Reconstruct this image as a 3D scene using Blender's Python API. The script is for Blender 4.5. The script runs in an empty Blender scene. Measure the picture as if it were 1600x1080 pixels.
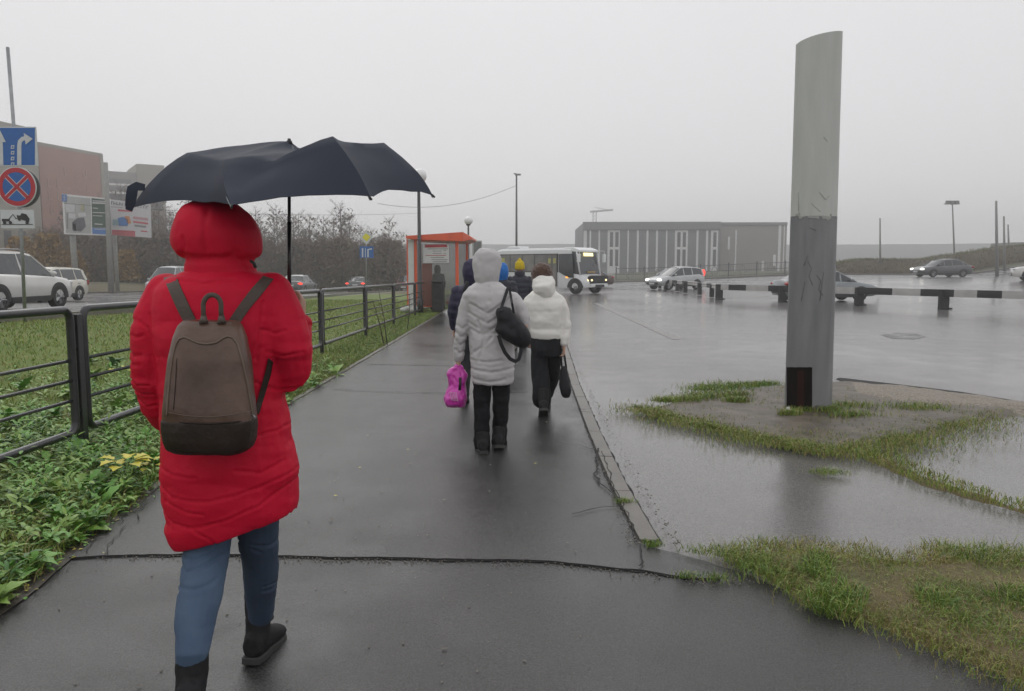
import bpy, bmesh, math, random
import numpy as np
from mathutils import Vector, Matrix, noise
from mathutils.bvhtree import BVHTree
R = math.radians
scene = bpy.context.scene
COL = scene.collection
# ---------------------------------------------------------------- camera
CAMH, FP, PITCH, YAW = 1.6, 1200.0, math.atan(122/1200), math.atan(29/1200)
cam_d = bpy.data.cameras.new('camera'); cam = bpy.data.objects.new('camera', cam_d); COL.objects.link(cam)
cam_d.sensor_width = 36; cam_d.lens = 36*FP/1600; cam_d.clip_start = .05; cam_d.clip_end = 3000
cam.location = (0, 0, CAMH); cam.rotation_euler = (R(90)-PITCH, 0, YAW)
scene.camera = cam
CM = Matrix.Rotation(YAW, 3, 'Z') @ Matrix.Rotation(R(90)-PITCH, 3, 'X')
# ---------------------------------------------------------------- sky, sun, exposure
world = bpy.data.worlds.new('World'); scene.world = world; world.use_nodes = True
nt = world.node_tree; nt.nodes.clear()
def N(t, **k):
    n = nt.nodes.new(t)
    for a, b in k.items(): setattr(n, a, b)
    return n
wo = N('ShaderNodeOutputWorld'); bg = N('ShaderNodeBackground'); sky = N('ShaderNodeTexSky')
sky.sky_type = 'NISHITA'; sky.sun_disc = False; sky.sun_elevation = R(42); sky.sun_rotation = R(200)
bg2 = N('ShaderNodeBackground'); bg.inputs[1].default_value = .05
nt.links.new(sky.outputs[0], bg.inputs[0])
tc = N('ShaderNodeTexCoord'); sx = N('ShaderNodeSeparateXYZ'); ab = N('ShaderNodeMath', operation='ABSOLUTE')
rp = N('ShaderNodeValToRGB'); nz = N('ShaderNodeTexNoise'); nz.inputs['Scale'].default_value = 1.6; nz.inputs['Detail'].default_value = 3
nt.links.new(tc.outputs['Generated'], sx.inputs[0]); nt.links.new(sx.outputs['Z'], ab.inputs[0]); nt.links.new(ab.outputs[0], rp.inputs[0])
rp.color_ramp.elements[0].position = 0; rp.color_ramp.elements[0].color = (.57, .56, .565, 1)
rp.color_ramp.elements[1].position = 1; rp.color_ramp.elements[1].color = (.74, .74, .75, 1)
e = rp.color_ramp.elements.new(.10); e.color = (.60, .592, .60, 1)
e = rp.color_ramp.elements.new(.38); e.color = (.64, .64, .65, 1)
mx = N('ShaderNodeMix', data_type='RGBA'); mx.blend_type = 'MULTIPLY'; mx.inputs[0].default_value = 1
mr = N('ShaderNodeMapRange'); mr.inputs['To Min'].default_value = .95; mr.inputs['To Max'].default_value = 1.05
nt.links.new(tc.outputs['Generated'], nz.inputs['Vector']); nt.links.new(nz.outputs['Fac'], mr.inputs['Value'])
nt.links.new(rp.outputs[0], mx.inputs[6]); nt.links.new(mr.outputs[0], mx.inputs[7]); nt.links.new(mx.outputs[2], bg2.inputs[0])
bg2.inputs[1].default_value = 1.28
ms = N('ShaderNodeMixShader'); ms.inputs[0].default_value = .985
nt.links.new(bg.outputs[0], ms.inputs[1]); nt.links.new(bg2.outputs[0], ms.inputs[2]); nt.links.new(ms.outputs[0], wo.inputs[0])
sd = bpy.data.lights.new('sun', 'SUN'); sun = bpy.data.objects.new('sun', sd); COL.objects.link(sun)
sd.energy = .5; sd.angle = R(35); sd.color = (1, .98, .95); sun.rotation_euler = (R(48), 0, R(-160)); sun.location = (0, 0, 30)
scene.view_settings.view_transform = 'Standard'; scene.view_settings.look = 'None'
scene.view_settings.exposure = 0; scene.view_settings.gamma = 1
scene.render.engine = 'CYCLES'
scene.cycles.use_denoising = True
scene.cycles.volume_bounces = 1; scene.cycles.max_bounces = 8; scene.cycles.transparent_max_bounces = 12
# ---------------------------------------------------------------- pixel helpers (photo pixels 1600x1080)
def ray(u, v): return CM @ Vector(((u-800)/FP, -(v-540)/FP, -1))
def P(u, v, Y):
    d = ray(u, v); return Vector((0, 0, CAMH)) + d*(Y/d.y)
def G(u, v, z=0.0):
    d = ray(u, v); return Vector((0, 0, CAMH)) + d*((z-CAMH)/d.z)
def ss(t): t = min(1, max(0, t)); return t*t*(3-2*t)
def zt(x, y):
    zl = .75-.02*min(max(y, 8), 140)
    z = ss((-3.3-x)/6.5)*zl
    z += ss((-34.5-x)/5)*.9
    z += ss((y-30)/30)*ss((x-8)/25)*.8
    z += ss((x-45)/15)*ss((y-72)/8)*(1-ss((y-125)/20))*1.7
    return z
# ---------------------------------------------------------------- materials
MATS = {}
def mat(name, col, rough=.6, metal=0, var=.12, scale=8, bump=0, bscale=60, spec=.5, coat=0, alpha=1, emit=0, trans=0, sheen=0, col2=None, stretch=None):
    if name in MATS: return MATS[name]
    m = bpy.data.materials.new(name); m.use_nodes = True; t = m.node_tree; b = t.nodes['Principled BSDF']
    b.inputs['Roughness'].default_value = rough; b.inputs['Metallic'].default_value = metal
    b.inputs['Specular IOR Level'].default_value = spec; b.inputs['Coat Weight'].default_value = coat
    b.inputs['Alpha'].default_value = alpha; b.inputs['Transmission Weight'].default_value = trans
    b.inputs['Sheen Weight'].default_value = sheen
    if emit:
        b.inputs['Emission Color'].default_value = (*col, 1); b.inputs['Emission Strength'].default_value = emit
    co = t.nodes.new('ShaderNodeTexCoord'); mp = t.nodes.new('ShaderNodeMapping'); t.links.new(co.outputs['Object'], mp.inputs[0])
    if stretch: mp.inputs['Scale'].default_value = stretch
    n = t.nodes.new('ShaderNodeTexNoise'); n.inputs['Scale'].default_value = scale; n.inputs['Detail'].default_value = 5; t.links.new(mp.outputs[0], n.inputs['Vector'])
    r = t.nodes.new('ShaderNodeValToRGB'); t.links.new(n.outputs['Fac'], r.inputs[0])
    c2 = col2 or [min(1, c*(1+var)) for c in col]; c1 = col if col2 else [c*(1-var) for c in col]
    r.color_ramp.elements[0].position = .3; r.color_ramp.elements[1].position = .7
    r.color_ramp.elements[0].color = (*c1, 1); r.color_ramp.elements[1].color = (*c2, 1)
    t.links.new(r.outputs[0], b.inputs['Base Color'])
    if bump:
        n2 = t.nodes.new('ShaderNodeTexNoise'); n2.inputs['Scale'].default_value = bscale; n2.inputs['Detail'].default_value = 4; t.links.new(mp.outputs[0], n2.inputs['Vector'])
        bp = t.nodes.new('ShaderNodeBump'); bp.inputs['Strength'].default_value = min(1, bump); bp.inputs['Distance'].default_value = .01*max(1, bump)
        t.links.new(n2.outputs['Fac'], bp.inputs['Height']); t.links.new(bp.outputs[0], b.inputs['Normal'])
    MATS[name] = m; return m
def wet(name, c1, c2, r1, r2, pscale, bstr, bsc=300, bdist=.003, thr=(.4, .6), bias_y=None, spec=.5, rut=0):
    """wet tarmac: base colour grain, gloss that follows where the film of water lies"""
    m = bpy.data.materials.new(name); m.use_nodes = True; t = m.node_tree; b = t.nodes['Principled BSDF']; L = t.links.new
    co = t.nodes.new('ShaderNodeTexCoord')
    def noi(s, d=4, st=None):
        n = t.nodes.new('ShaderNodeTexNoise'); n.inputs['Scale'].default_value = s; n.inputs['Detail'].default_value = d
        if st:
            mp = t.nodes.new('ShaderNodeMapping'); mp.inputs['Scale'].default_value = st; L(co.outputs['Object'], mp.inputs[0]); L(mp.outputs[0], n.inputs['Vector'])
        else: L(co.outputs['Object'], n.inputs['Vector'])
        return n.outputs['Fac']
    def ramp(f, p0, p1, a, b2):
        r = t.nodes.new('ShaderNodeMapRange'); r.inputs['From Min'].default_value = p0; r.inputs['From Max'].default_value = p1
        r.inputs['To Min'].default_value = a; r.inputs['To Max'].default_value = b2; L(f, r.inputs['Value']); return r.outputs[0]
    def mixc(f, a, b2):
        x = t.nodes.new('ShaderNodeMix'); x.data_type = 'RGBA'; L(f, x.inputs[0])
        for i, c in ((6, a), (7, b2)):
            if isinstance(c, tuple): x.inputs[i].default_value = (*c, 1)
            else: L(c, x.inputs[i])
        return x.outputs[2]
    big = noi(pscale, 5, (1, .6, 1)); grain = noi(130, 3); mid = noi(pscale*7, 6)
    c = mixc(ramp(big, .35, .65, 0, 1), c1, c2)
    g = mixc(ramp(grain, .35, .7, 0, 1), tuple(x*.55 for x in c1), tuple(min(1, x*1.9) for x in c2))
    x = t.nodes.new('ShaderNodeMix'); x.data_type = 'RGBA'; x.inputs[0].default_value = .6; L(c, x.inputs[6]); L(g, x.inputs[7])
    L(x.outputs[2], b.inputs['Base Color'])
    ad = t.nodes.new('ShaderNodeMath'); ad.operation = 'MULTIPLY_ADD'; L(mid, ad.inputs[0]); ad.inputs[1].default_value = .35; L(big, ad.inputs[2])
    film = ramp(ad.outputs[0], thr[0]+.17, thr[1]+.17, 0, 1)
    L(ramp(film, 0, 1, r1, r2), b.inputs['Roughness'])
    bp = t.nodes.new('ShaderNodeBump'); L(ramp(film, 0, 1, bstr, bstr*.15), bp.inputs['Strength']); bp.inputs['Distance'].default_value = bdist
    L(noi(bsc, 3), bp.inputs['Height']); L(bp.outputs[0], b.inputs['Normal'])
    b.inputs['Specular IOR Level'].default_value = spec
    MATS[name] = m; return m
# ---------------------------------------------------------------- object helpers
ORG = {}
def tag(o, label=None, cat=None, group=None, kind=None):
    if label: o['label'] = label
    if cat: o['category'] = cat
    if group: o['group'] = group
    if kind: o['kind'] = kind
    return o
def thing(name, loc, label, cat, group=None, rz=0, world=True):
    o = bpy.data.objects.new(name, None); COL.objects.link(o); o.location = loc; o.rotation_euler = (0, 0, rz); o.empty_display_size = .3
    ORG[o.name] = Vector(loc) if world else Vector((0, 0, 0))
    return tag(o, label, cat, group)
def link(name, me, m, parent=None, smooth=True):
    o = bpy.data.objects.new(name, me); COL.objects.link(o)
    if m is not None and not me.materials: me.materials.append(m)
    if parent is not None:
        o.parent = parent; g = ORG[parent.name]; ORG[o.name] = g
        if g.length: me.transform(Matrix.Translation(-g))
    me.shade_smooth() if smooth else me.shade_flat()
    return o
def copy_tree(o, parent=None, **k):
    c = o.copy(); COL.objects.link(c); c.parent = parent; ORG[c.name] = ORG.get(o.name, Vector())
    for ch in o.children: copy_tree(ch, c)
    return c
class MB:
    def __init__(s): s.v = []; s.f = []; s.mi = []; s.cur = 0
    def add(s, vs, fs):
        n = len(s.v); s.v += [tuple(p) for p in vs]; s.f += [tuple(i+n for i in f) for f in fs]; s.mi += [s.cur]*len(fs); return s
    def box(s, c, d, M=None):
        x, y, z = [a/2 for a in d]; vs = [Vector((i*x, j*y, k*z)) for i in (-1, 1) for j in (-1, 1) for k in (-1, 1)]
        if M is not None: vs = [M @ p for p in vs]
        vs = [p+Vector(c) for p in vs]
        return s.add(vs, [(0, 1, 3, 2), (4, 6, 7, 5), (0, 4, 5, 1), (2, 3, 7, 6), (0, 2, 6, 4), (1, 5, 7, 3)])
    def loft(s, rings, caps=True, closed=True):
        n = len(rings[0]); vs = [p for r in rings for p in r]; fs = []
        for i in range(len(rings)-1):
            for j in range(n if closed else n-1):
                a = i*n+j; b = i*n+(j+1) % n; fs.append((a, b, b+n, a+n))
        if caps and closed: fs.append(tuple(range(n-1, -1, -1))); fs.append(tuple((len(rings)-1)*n+j for j in range(n)))
        return s.add(vs, fs)
    def tube(s, pts, r, n=8, caps=True, flat=None, ref=None):
        pts = [Vector(p) for p in pts]; k = len(pts)
        rr = r if isinstance(r, (list, tuple)) else [r]*k
        rings = []; u = None
        for i, p in enumerate(pts):
            t = (pts[min(i+1, k-1)]-pts[max(i-1, 0)])
            t = t.normalized() if t.length > 1e-9 else Vector((0, 0, 1))
            if u is None:
                a = Vector(ref) if ref else (Vector((0, 0, 1)) if abs(t.z) < .9 else Vector((1, 0, 0)))
                u = a-t*a.dot(t); u.normalize()
            else:
                u = u-t*u.dot(t); u.normalize()
            w = t.cross(u); fl = flat or 1
            rings.append([p+u*math.cos(2*math.pi*j/n)*rr[i]+w*math.sin(2*math.pi*j/n)*rr[i]*fl for j in range(n)])
        return s.loft(rings, caps)
    def cyl(s, a, b, r0, r1=None, n=12): return s.tube([a, b], [r0, r0 if r1 is None else r1], n)
    def ball(s, c, r, nu=14, nv=9, M=None):
        r = Vector(r) if isinstance(r, (tuple, list, Vector)) else Vector((r, r, r)); c = Vector(c)
        vs = []
        for i in range(1, nv):
            a = math.pi*i/nv
            for j in range(nu):
                b = 2*math.pi*j/nu; q = Vector((r.x*math.sin(a)*math.cos(b), r.y*math.sin(a)*math.sin(b), r.z*math.cos(a)))
                vs.append(c+(M @ q if M is not None else q))
        t = len(vs)
        for z in (r.z, -r.z):
            q = Vector((0, 0, z)); vs.append(c+(M @ q if M is not None else q))
        fs = [(i*nu+j, (i+1)*nu+j, (i+1)*nu+(j+1) % nu, i*nu+(j+1) % nu) for i in range(nv-2) for j in range(nu)]
        fs += [(t, j, (j+1) % nu) for j in range(nu)] + [(t+1, (nv-2)*nu+(j+1) % nu, (nv-2)*nu+j) for j in range(nu)]
        return s.add(vs, fs)
    def prism(s, poly, o, U, V, W):
        """polygon (a,b) in plane o+aU+bV, extruded by W"""
        o, U, V, W = map(Vector, (o, U, V, W)); n = len(poly)
        A = [o+U*a+V*b for a, b in poly]; B = [p+W for p in A]
        ar = sum(poly[i][0]*poly[(i+1) % n][1]-poly[(i+1) % n][0]*poly[i][1] for i in range(n))
        if ar*U.cross(V).dot(W) > 0: A, B = B, A
        fs = [tuple(range(n)), tuple(range(2*n-1, n-1, -1))] + [(i, n+i, n+(i+1) % n, (i+1) % n) for i in range(n)]
        return s.add(A+B, fs)
    def mesh(s, name):
        me = bpy.data.meshes.new(name); me.from_pydata(s.v, [], s.f); me.update(); return me
    def build(s, name, m, parent=None, smooth=False, bevel=0, fix=True, angle=None):
        me = s.mesh(name)
        if fix:
            bm = bmesh.new(); bm.from_mesh(me); bmesh.ops.recalc_face_normals(bm, faces=bm.faces)
            if bevel:
                es = [e for e in bm.edges if len(e.link_faces) == 2 and e.calc_face_angle(0) > .5]
                bmesh.ops.bevel(bm, geom=es, offset=bevel, segments=2, affect='EDGES', profile=.5)
            bm.to_mesh(me); bm.free()
        ms_ = m if isinstance(m, (list, tuple)) else [m]
        for x in ms_: me.materials.append(x)
        if len(ms_) > 1 and not bevel: me.polygons.foreach_set('material_index', s.mi)
        o = link(name, me, None, parent, smooth)
        if smooth and angle is not None: me.set_sharp_from_angle(angle=R(angle))
        return o
def smoothmesh(mb, voxel, it=6, sub=0):
    """union of closed shapes -> one continuous skin"""
    me = mb.mesh('t'); o = bpy.data.objects.new('t', me); COL.objects.link(o)
    a = o.modifiers.new('r', 'REMESH'); a.mode = 'VOXEL'; a.voxel_size = voxel; a.use_smooth_shade = True
    if it:
        b = o.modifiers.new('s', 'SMOOTH'); b.factor = .5; b.iterations = it
    dg = bpy.context.evaluated_depsgraph_get(); ev = o.evaluated_get(dg)
    out = bpy.data.meshes.new_from_object(ev)
    bpy.data.objects.remove(o); bpy.data.meshes.remove(me)
    return out
def displace(me, fn):
    me.update(); n = len(me.vertices); co = np.empty(n*3, 'f'); me.vertices.foreach_get('co', co); no = np.empty(n*3, 'f'); me.vertex_normals.foreach_get('vector', no)
    co = co.reshape(-1, 3); no = no.reshape(-1, 3); d = np.array([fn(Vector(p), Vector(q)) for p, q in zip(co.tolist(), no.tolist())], 'f')
    co += no*d[:, None]; me.vertices.foreach_set('co', co.ravel()); me.update()
def organic(name, m, parent, mb, voxel=.01, it=6, fn=None):
    me = smoothmesh(mb, voxel, it)
    if fn: displace(me, fn)
    me.materials.clear(); me.materials.append(m)
    return link(name, me, None, parent, True)
def nz3(p, s): return noise.noise(Vector((p.x*s[0], p.y*s[1], p.z*s[2])))
def bvh_of(o):
    g = ORG.get(o.name, Vector()); me = o.data
    return BVHTree.FromPolygons([v.co+g for v in me.vertices], [p.vertices[:] for p in me.polygons])
def hit(bvh, u, v, off=.006, Yd=3):
    d = ray(u, v).normalized(); r = bvh.ray_cast(Vector((0, 0, CAMH)), d)
    return (r[0]-d*off) if r[0] is not None else P(u, v, Yd)
def flat_text(name, txt, m, parent, o, U, V, h, w=None):
    """writing as a real flat mesh: o = lower left corner"""
    c = bpy.data.curves.new(name, 'FONT'); c.body = txt; c.size = 1; ob = bpy.data.objects.new(name, c); COL.objects.link(ob)
    me = bpy.data.meshes.new_from_object(ob.evaluated_get(bpy.context.evaluated_depsgraph_get())); bpy.data.objects.remove(ob)
    xs = [v.co.x for v in me.vertices]; W = (max(xs)-min(xs)) or 1; k = (w/W) if w else h/.7; x0 = min(xs)
    for v in me.vertices: v.co = Vector(o)+Vector(U)*((v.co.x-x0)*k)+Vector(V)*(v.co.y*h/.7)
    me.materials.clear(); me.materials.append(m); return link(name, me, None, parent, False)
# ================================================================ GROUND
def sheet(name, m, lines, off=0.0, nx=6, kind='structure', zf=None, label=None):
    """strip between left(y) and right(y): lines = [(y, xl, xr)]"""
    vs, fs = [], []
    for y, a, b in lines:
        for i in range(nx+1):
            x = a+(b-a)*i/nx; vs.append((x, y, (zf or zt)(x, y)+off))
    for j in range(len(lines)-1):
        for i in range(nx):
            k = j*(nx+1)+i; fs.append((k, k+1, k+nx+2, k+nx+1))
    me = bpy.data.meshes.new(name); me.from_pydata(vs, [], fs); me.update()
    o = link(name, me, m); o['kind'] = kind; return o
def ys(a, b, n, p=1.0): return [a+(b-a)*(i/n)**p for i in range(n+1)]
def clampx(pts, y):
    for (y0, x0), (y1, x1) in zip(pts, pts[1:]):
        if y <= y1: return x0+(x1-x0)*max(0, (y-y0))/(y1-y0)
    return pts[-1][1]
m_earth = mat('earth', (.07, .058, .04), .9, col2=(.06, .075, .028), scale=1.2, bump=.6, bscale=20)
# ground as one sheet
xs_ = [-900, -400, -200, -120, -80, -60, -48, -42, -39, -36, -34] + [-32+2*i for i in range(48)] + [70, 90, 130, 200, 400, 900]
yy_ = [-40, -20, -8] + ys(-4, 60, 40) + [64, 68, 72, 76, 80, 86, 95, 110, 125, 135, 145, 170, 220, 320, 500, 900, 1500]
vs = [(x, y, zt(x, y)-.03) for y in yy_ for x in xs_]; nx_ = len(xs_)
fs = [(j*nx_+i, j*nx_+i+1, (j+1)*nx_+i+1, (j+1)*nx_+i) for j in range(len(yy_)-1) for i in range(nx_-1)]
me = bpy.data.meshes.new('ground'); me.from_pydata(vs, [], fs); o = link('ground', me, m_earth); tag(o, kind='structure')
# wet tarmac
m_path = wet('wet_path_tarmac', (.034, .033, .032), (.043, .042, .041), .23, .13, .30, .7, 200, .005, (.40, .70), spec=.5)
m_lot = wet('wet_lot_tarmac', (.108, .102, .098), (.14, .133, .127), .25, .16, .25, .35, 180, .004, (.36, .60), spec=.75)
m_road = wet('wet_road_tarmac', (.07, .07, .07), (.09, .09, .09), .34, .2, .3, .3, 120)
LE = [(-3, -2.25), (3.5, -2.45), (4.44, -2.6), (5.6, -2.7), (9, -2.8), (15, -2.88), (27, -3.1), (46, -3.6)]
random.seed(4)
def le(y): return clampx(LE, y)+.025*noise.noise(Vector((y*1.7, 3, 0)))+.012*noise.noise(Vector((y*7, 9, 0)))
sheet('parking_lot', m_lot, [(y, min(.9, .5), 26+max(0, (y-20))*.9) for y in ys(-3, 60, 60)] , -.012, 40)
sheet('far_street', m_road, [(y, -3.5, 75) for y in ys(60, 84, 14)], -.010, 40)
# crack line across path: everything beyond it is a slab 2 cm higher
crk = [(100, 874), (130, 872), (200, 869), (300, 868), (380, 869), (430, 870), (520, 873), (600, 873), (700, 876), (780, 877), (850, 878), (905, 884), (960, 890), (1010, 894), (1075, 905)]
CR = [G(u, v) for u, v in crk]
def cry(x):
    for a, b in zip(CR, CR[1:]):
        if x <= b.x: return a.y+(b.y-a.y)*max(0, (x-a.x))/(b.x-a.x)
    return CR[-1].y
# near slab (foreground tarmac)
def near_edge(y):   # right edge of the foreground tarmac (meets grass/lot)
    return 0
lines = []
vs, fs = [], []
NX = 90
for j, y in enumerate(ys(-3, 4.3, 26)):
    for i in range(NX+1):
        a, b = le(y)-.15, 5.2
        x = a+(b-a)*i/NX; tp = 4.31-.22*ss((x-.62)/.45)-.35*ss((x-1.05)/.3)+.03*noise.noise(Vector((x*6, 0, 8))); vs.append((x, -3+(y+3)*(tp+3)/7.3, -.002-.012*ss((x-.75)/.3)*ss((y-3.9)/.4)))
for j in range(26):
    for i in range(NX):
        k = j*(NX+1)+i
        fs.append((k, k+1, k+NX+2, k+NX+1))
me = bpy.data.meshes.new('path_near'); me.from_pydata(vs, [], fs); o = link('path_near', me, m_path); tag(o, kind='structure')
# far slab
KX = [(3.7, .64), (4.39, .63), (5.45, .585), (7.3, .555), (10.5, .545), (19, .66), (48, .8)]
def kx(y): return clampx(KX, y)
vs, fs = [], []
xcols = 64
rows = [0, .06, .15, .3, .6, 1, 1.5, 2.2, 3, 4, 5, 6, 7.5, 9, 11, 13, 16, 19, 22, 26, 30, 35, 41]
for r_ in [-1]+rows:
    for i in range(xcols+1):
        t = i/xcols; yb = None
        x0 = le(4.3)+(.98-le(4.3))*t
        y0 = cry(x0)+.012*noise.noise(Vector((x0*14, 0, 1)))+.006*noise.noise(Vector((x0*50, 0, 1)))
        y = y0+max(0, r_)*(1-.0*(t)); w = ss(max(0, r_)/.55)
        xe = (1-w)*.98+w*kx(y); xl = le(y)
        x = xl+(xe-xl)*t
        z = .012*(1-ss((t-.8)/.2)*.5)*(.75+.5*noise.noise(Vector((x*1.3, 4, 0))))+.002+.004*noise.noise(Vector((x*3, y*3, 0)))*ss((y-y0)/.2)
        vs.append((x, y, -.02 if r_ < 0 else z))
for j in range(len(rows)):
    for i in range(xcols):
        k = j*(xcols+1)+i; fs.append((k, k+1, k+xcols+2, k+xcols+1))
me = bpy.data.meshes.new('path'); me.from_pydata(vs, [], fs); me.update(); o = link('path', me, m_path); me.set_sharp_from_angle(angle=R(35)); tag(o, kind='structure')
# earthy seam left along the path edges
m_dirt = mat('wet_dirt', (.085, .07, .052), .55, col2=(.05, .045, .035), scale=14, bump=.8, bscale=70)
m_crack = mat('crack_dark', (.012, .011, .010), .8, var=.4, scale=60)
sheet('path_edge_soil', m_dirt, [(y, le(y)-.30-.1*noise.noise(Vector((y, 1, 1))), le(y)+.01) for y in ys(-2, 44, 300)], .006, 2)
def ribbon(mb, pts, w, z=.0, jit=.0, seed=1):
    rnd = random.Random(seed); a = []
    dense = []
    for p, q in zip(pts, pts[1:]):
        n = max(1, int((q-p).length/.05))
        dense += [p.lerp(q, i/n) for i in range(n)]
    dense.append(pts[-1])
    for i, p in enumerate(dense):
        t = (dense[min(i+1, len(dense)-1)]-dense[max(0, i-1)]); t.z = 0; t.normalize(); n = Vector((-t.y, t.x, 0))
        c = p+n*jit*(noise.noise(p*9+Vector((seed, 0, 0))))*2; ww = w*(.35+.9*abs(noise.noise(p*13+Vector((0, seed, 0)))*2))
        a.append((c-n*ww/2, c+n*ww/2))
    vs = [Vector((p.x, p.y, z)) for q in a for p in q]
    mb.add(vs, [(2*i, 2*i+2, 2*i+3, 2*i+1) for i in range(len(a)-1)])
mb = MB()
ZP = .021
gg = lambda l: [G(u, v, .02) for u, v in l]
ribbon(mb, gg([(520, 608), (600, 612), (680, 614), (760, 612), (830, 612)]), .02, ZP, .01, 1)
ribbon(mb, gg([(572, 569), (650, 570), (740, 571), (860, 571)]), .03, ZP, .01, 2)
ribbon(mb, gg([(800, 630), (850, 632), (915, 640)]), .012, ZP, .02, 3)
ribbon(mb, gg([(935, 700), (932, 730), (930, 745), (945, 762), (965, 775), (975, 785)]), .022, ZP, .014, 4)
ribbon(mb, gg([(940, 705), (950, 730), (960, 762), (972, 782)]), .009, ZP, .008, 5)
ribbon(mb, gg([(893, 803), (930, 795), (970, 790)]), .012, ZP, .02, 6)
ribbon(mb, gg([(880, 690), (910, 698), (935, 706)]), .010, ZP, .02, 7)
ribbon(mb, gg([(975, 785), (985, 810), (995, 840), (1003, 862), (1000, 885)]), .010, ZP, .02, 8)
ribbon(mb, [Vector((kx(y)+.002, y, 0)) for y in ys(4.4, 14, 60)], .012, ZP-.003, .004, 9)
ribbon(mb, gg([(225, 790), (205, 815), (180, 840), (160, 868)]), .006, ZP, .03, 10)
ribbon(mb, gg([(240, 775), (190, 812), (130, 862)]), .005, ZP, .03, 12)
o = mb.build('path_cracks', m_crack, fix=False); tag(o, kind='structure')
mb = MB(); ribbon(mb, [p+Vector((0, -.008, 0)) for p in CR], .014, .003, .012, 11)
o = mb.build('path_joint', m_crack, fix=False); tag(o, kind='structure')
# gravel bits along the joint
rnd = random.Random(5); mb = MB()
for _ in range(420):
    x = rnd.uniform(-2.4, 1.2); s_ = rnd.uniform(.002, .006); y = cry(x)-abs(rnd.gauss(.03, .03))
    mb.box((x, y, .001+s_*.4), (s_, s_*1.3, s_), Matrix.Rotation(rnd.uniform(0, 3), 3, 'Z'))
for _ in range(500):
    y = 4.3+rnd.random()**2*14; x = kx(y)+rnd.choice((-.03, .22))+rnd.gauss(0, .02); s_ = rnd.uniform(.003, .009)
    mb.box((x, y, .022), (s_, s_*1.3, s_*.7), Matrix.Rotation(rnd.uniform(0, 3), 3, 'Z'))
for _ in range(260):
    x, y = rnd.uniform(-2.6, .6), rnd.uniform(2.4, 11); s_ = rnd.uniform(.003, .008)
    mb.box((x, y, (.003 if y < cry(x) else .019)), (s_, s_*1.4, s_*.4), Matrix.Rotation(rnd.uniform(0, 3), 3, 'Z'))
o = mb.build('grit', mat('grit', (.16, .15, .13), .8, var=.5, scale=80)); tag(o, kind='stuff', label='loose grit lying along the cracks of the path')
# kerb: flush concrete stones
m_kerb = mat('kerb_concrete', (.12, .110, .098), .34, col2=(.165, .15, .13), scale=5, bump=.5, bscale=90)
mb = MB(); y = 4.37
while y < 47:
    L_ = min(1.0, 47-y) - .012
    a0, a1 = kx(y)+.012, kx(y+L_)+.012; w = .115; dz = .004*math.sin(y*3)
    z1 = .019+dz*.5
    mb.add([(a0, y, -.05), (a0+w, y, -.05), (a1+w, y+L_, -.05), (a1, y+L_, -.05), (a0, y, z1), (a0+w, y, z1-.004), (a1+w, y+L_, z1-.004), (a1, y+L_, z1)],
           [(0, 3, 2, 1), (4, 5, 6, 7), (0, 1, 5, 4), (1, 2, 6, 5), (2, 3, 7, 6), (3, 0, 4, 7)]); y += 1.0
o = mb.build('kerb', m_kerb, bevel=.006); tag(o, kind='structure')
mb = MB(); ribbon(mb, [Vector((kx(y)+.14, y, 0)) for y in ys(4.37, 30, 200)], .014, -.006, .01, 21)
o = mb.build('kerb_joint', m_crack, fix=False); tag(o, kind='structure')
mb = MB()
rg = []
for y in ys(5.2, 27, 120):
    x = le(y)-.01; z = .026+.008*noise.noise(Vector((y*2, 0, 0))); rg.append([(x-.06, y, -.05), (x, y, -.05), (x+.004*noise.noise(Vector((y*9, 1, 0))), y, z), (x-.055, y, z+.003)])
mb.loft(rg); tag(mb.build('path_edging', m_kerb), kind='structure')
# faded road marking on the lot
m_mark = mat('worn_marking_paint', (.12, .115, .11), .3, col2=(.22, .21, .20), scale=9)
def ground_poly(name, m, px, z, kind='structure', inset=0):
    pts = [G(u, v, z) for u, v in px]; me = bpy.data.meshes.new(name); me.from_pydata([tuple(p) for p in pts], [], [tuple(range(len(pts)))])
    o = link(name, me, m, smooth=False); o['kind'] = kind; return o
ground_poly('lane_marking', m_mark, [(927, 474), (935, 474), (1064, 530), (1050, 530)], -.007)
m_patch = wet('old_tarmac_patch', (.02, .019, .018), (.035, .03, .028), .35, .2, 3, .4)
ground_poly('pothole', m_patch, [(1375, 523), (1400, 520), (1430, 521), (1448, 526), (1430, 530), (1395, 529)], -.007)
ground_poly('lot_seam', m_crack, [(1306, 592), (1312, 590), (1400, 600), (1500, 612), (1600, 628), (1700, 640), (1700, 648), (1600, 637), (1500, 621), (1400, 609), (1330, 601)], -.006)
# left road
m_road2 = m_road
def rle(y): return -11.3-.05*max(0, y-25)
sheet('road', m_road2, [(y, -34.2, rle(y)) for y in ys(-10, 170, 60)], .004, 24)
m_line = mat('road_line', (.42, .42, .42), .5, var=.3, scale=3)
for nm, xx in (('road_edge_line', 12.4), ('road_centre_line', 22.3)):
    sheet(nm, m_line, [(y, -xx-.08, -xx+.08) for y in ys(-8, 150, 50)], .008, 1)
mb = MB()
for y in ys(-10, 160, 60):
    pass
def kerb_run(name, xf, h=.14, w=.18):
    mb = MB(); yy = ys(-8, 150, 60)
    rings = []
    for y in yy:
        x = xf(y); z = zt(x, y); rings.append([(x-w/2, y, z-.1), (x+w/2, y, z-.1), (x+w/2, y, z+h), (x-w/2, y, z+h)])
    mb.loft(rings); o = mb.build(name, m_kerb); tag(o, kind='structure')
kerb_run('road_kerb', lambda y: rle(y)+.05); kerb_run('road_kerb', lambda y: -34.2)
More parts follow.
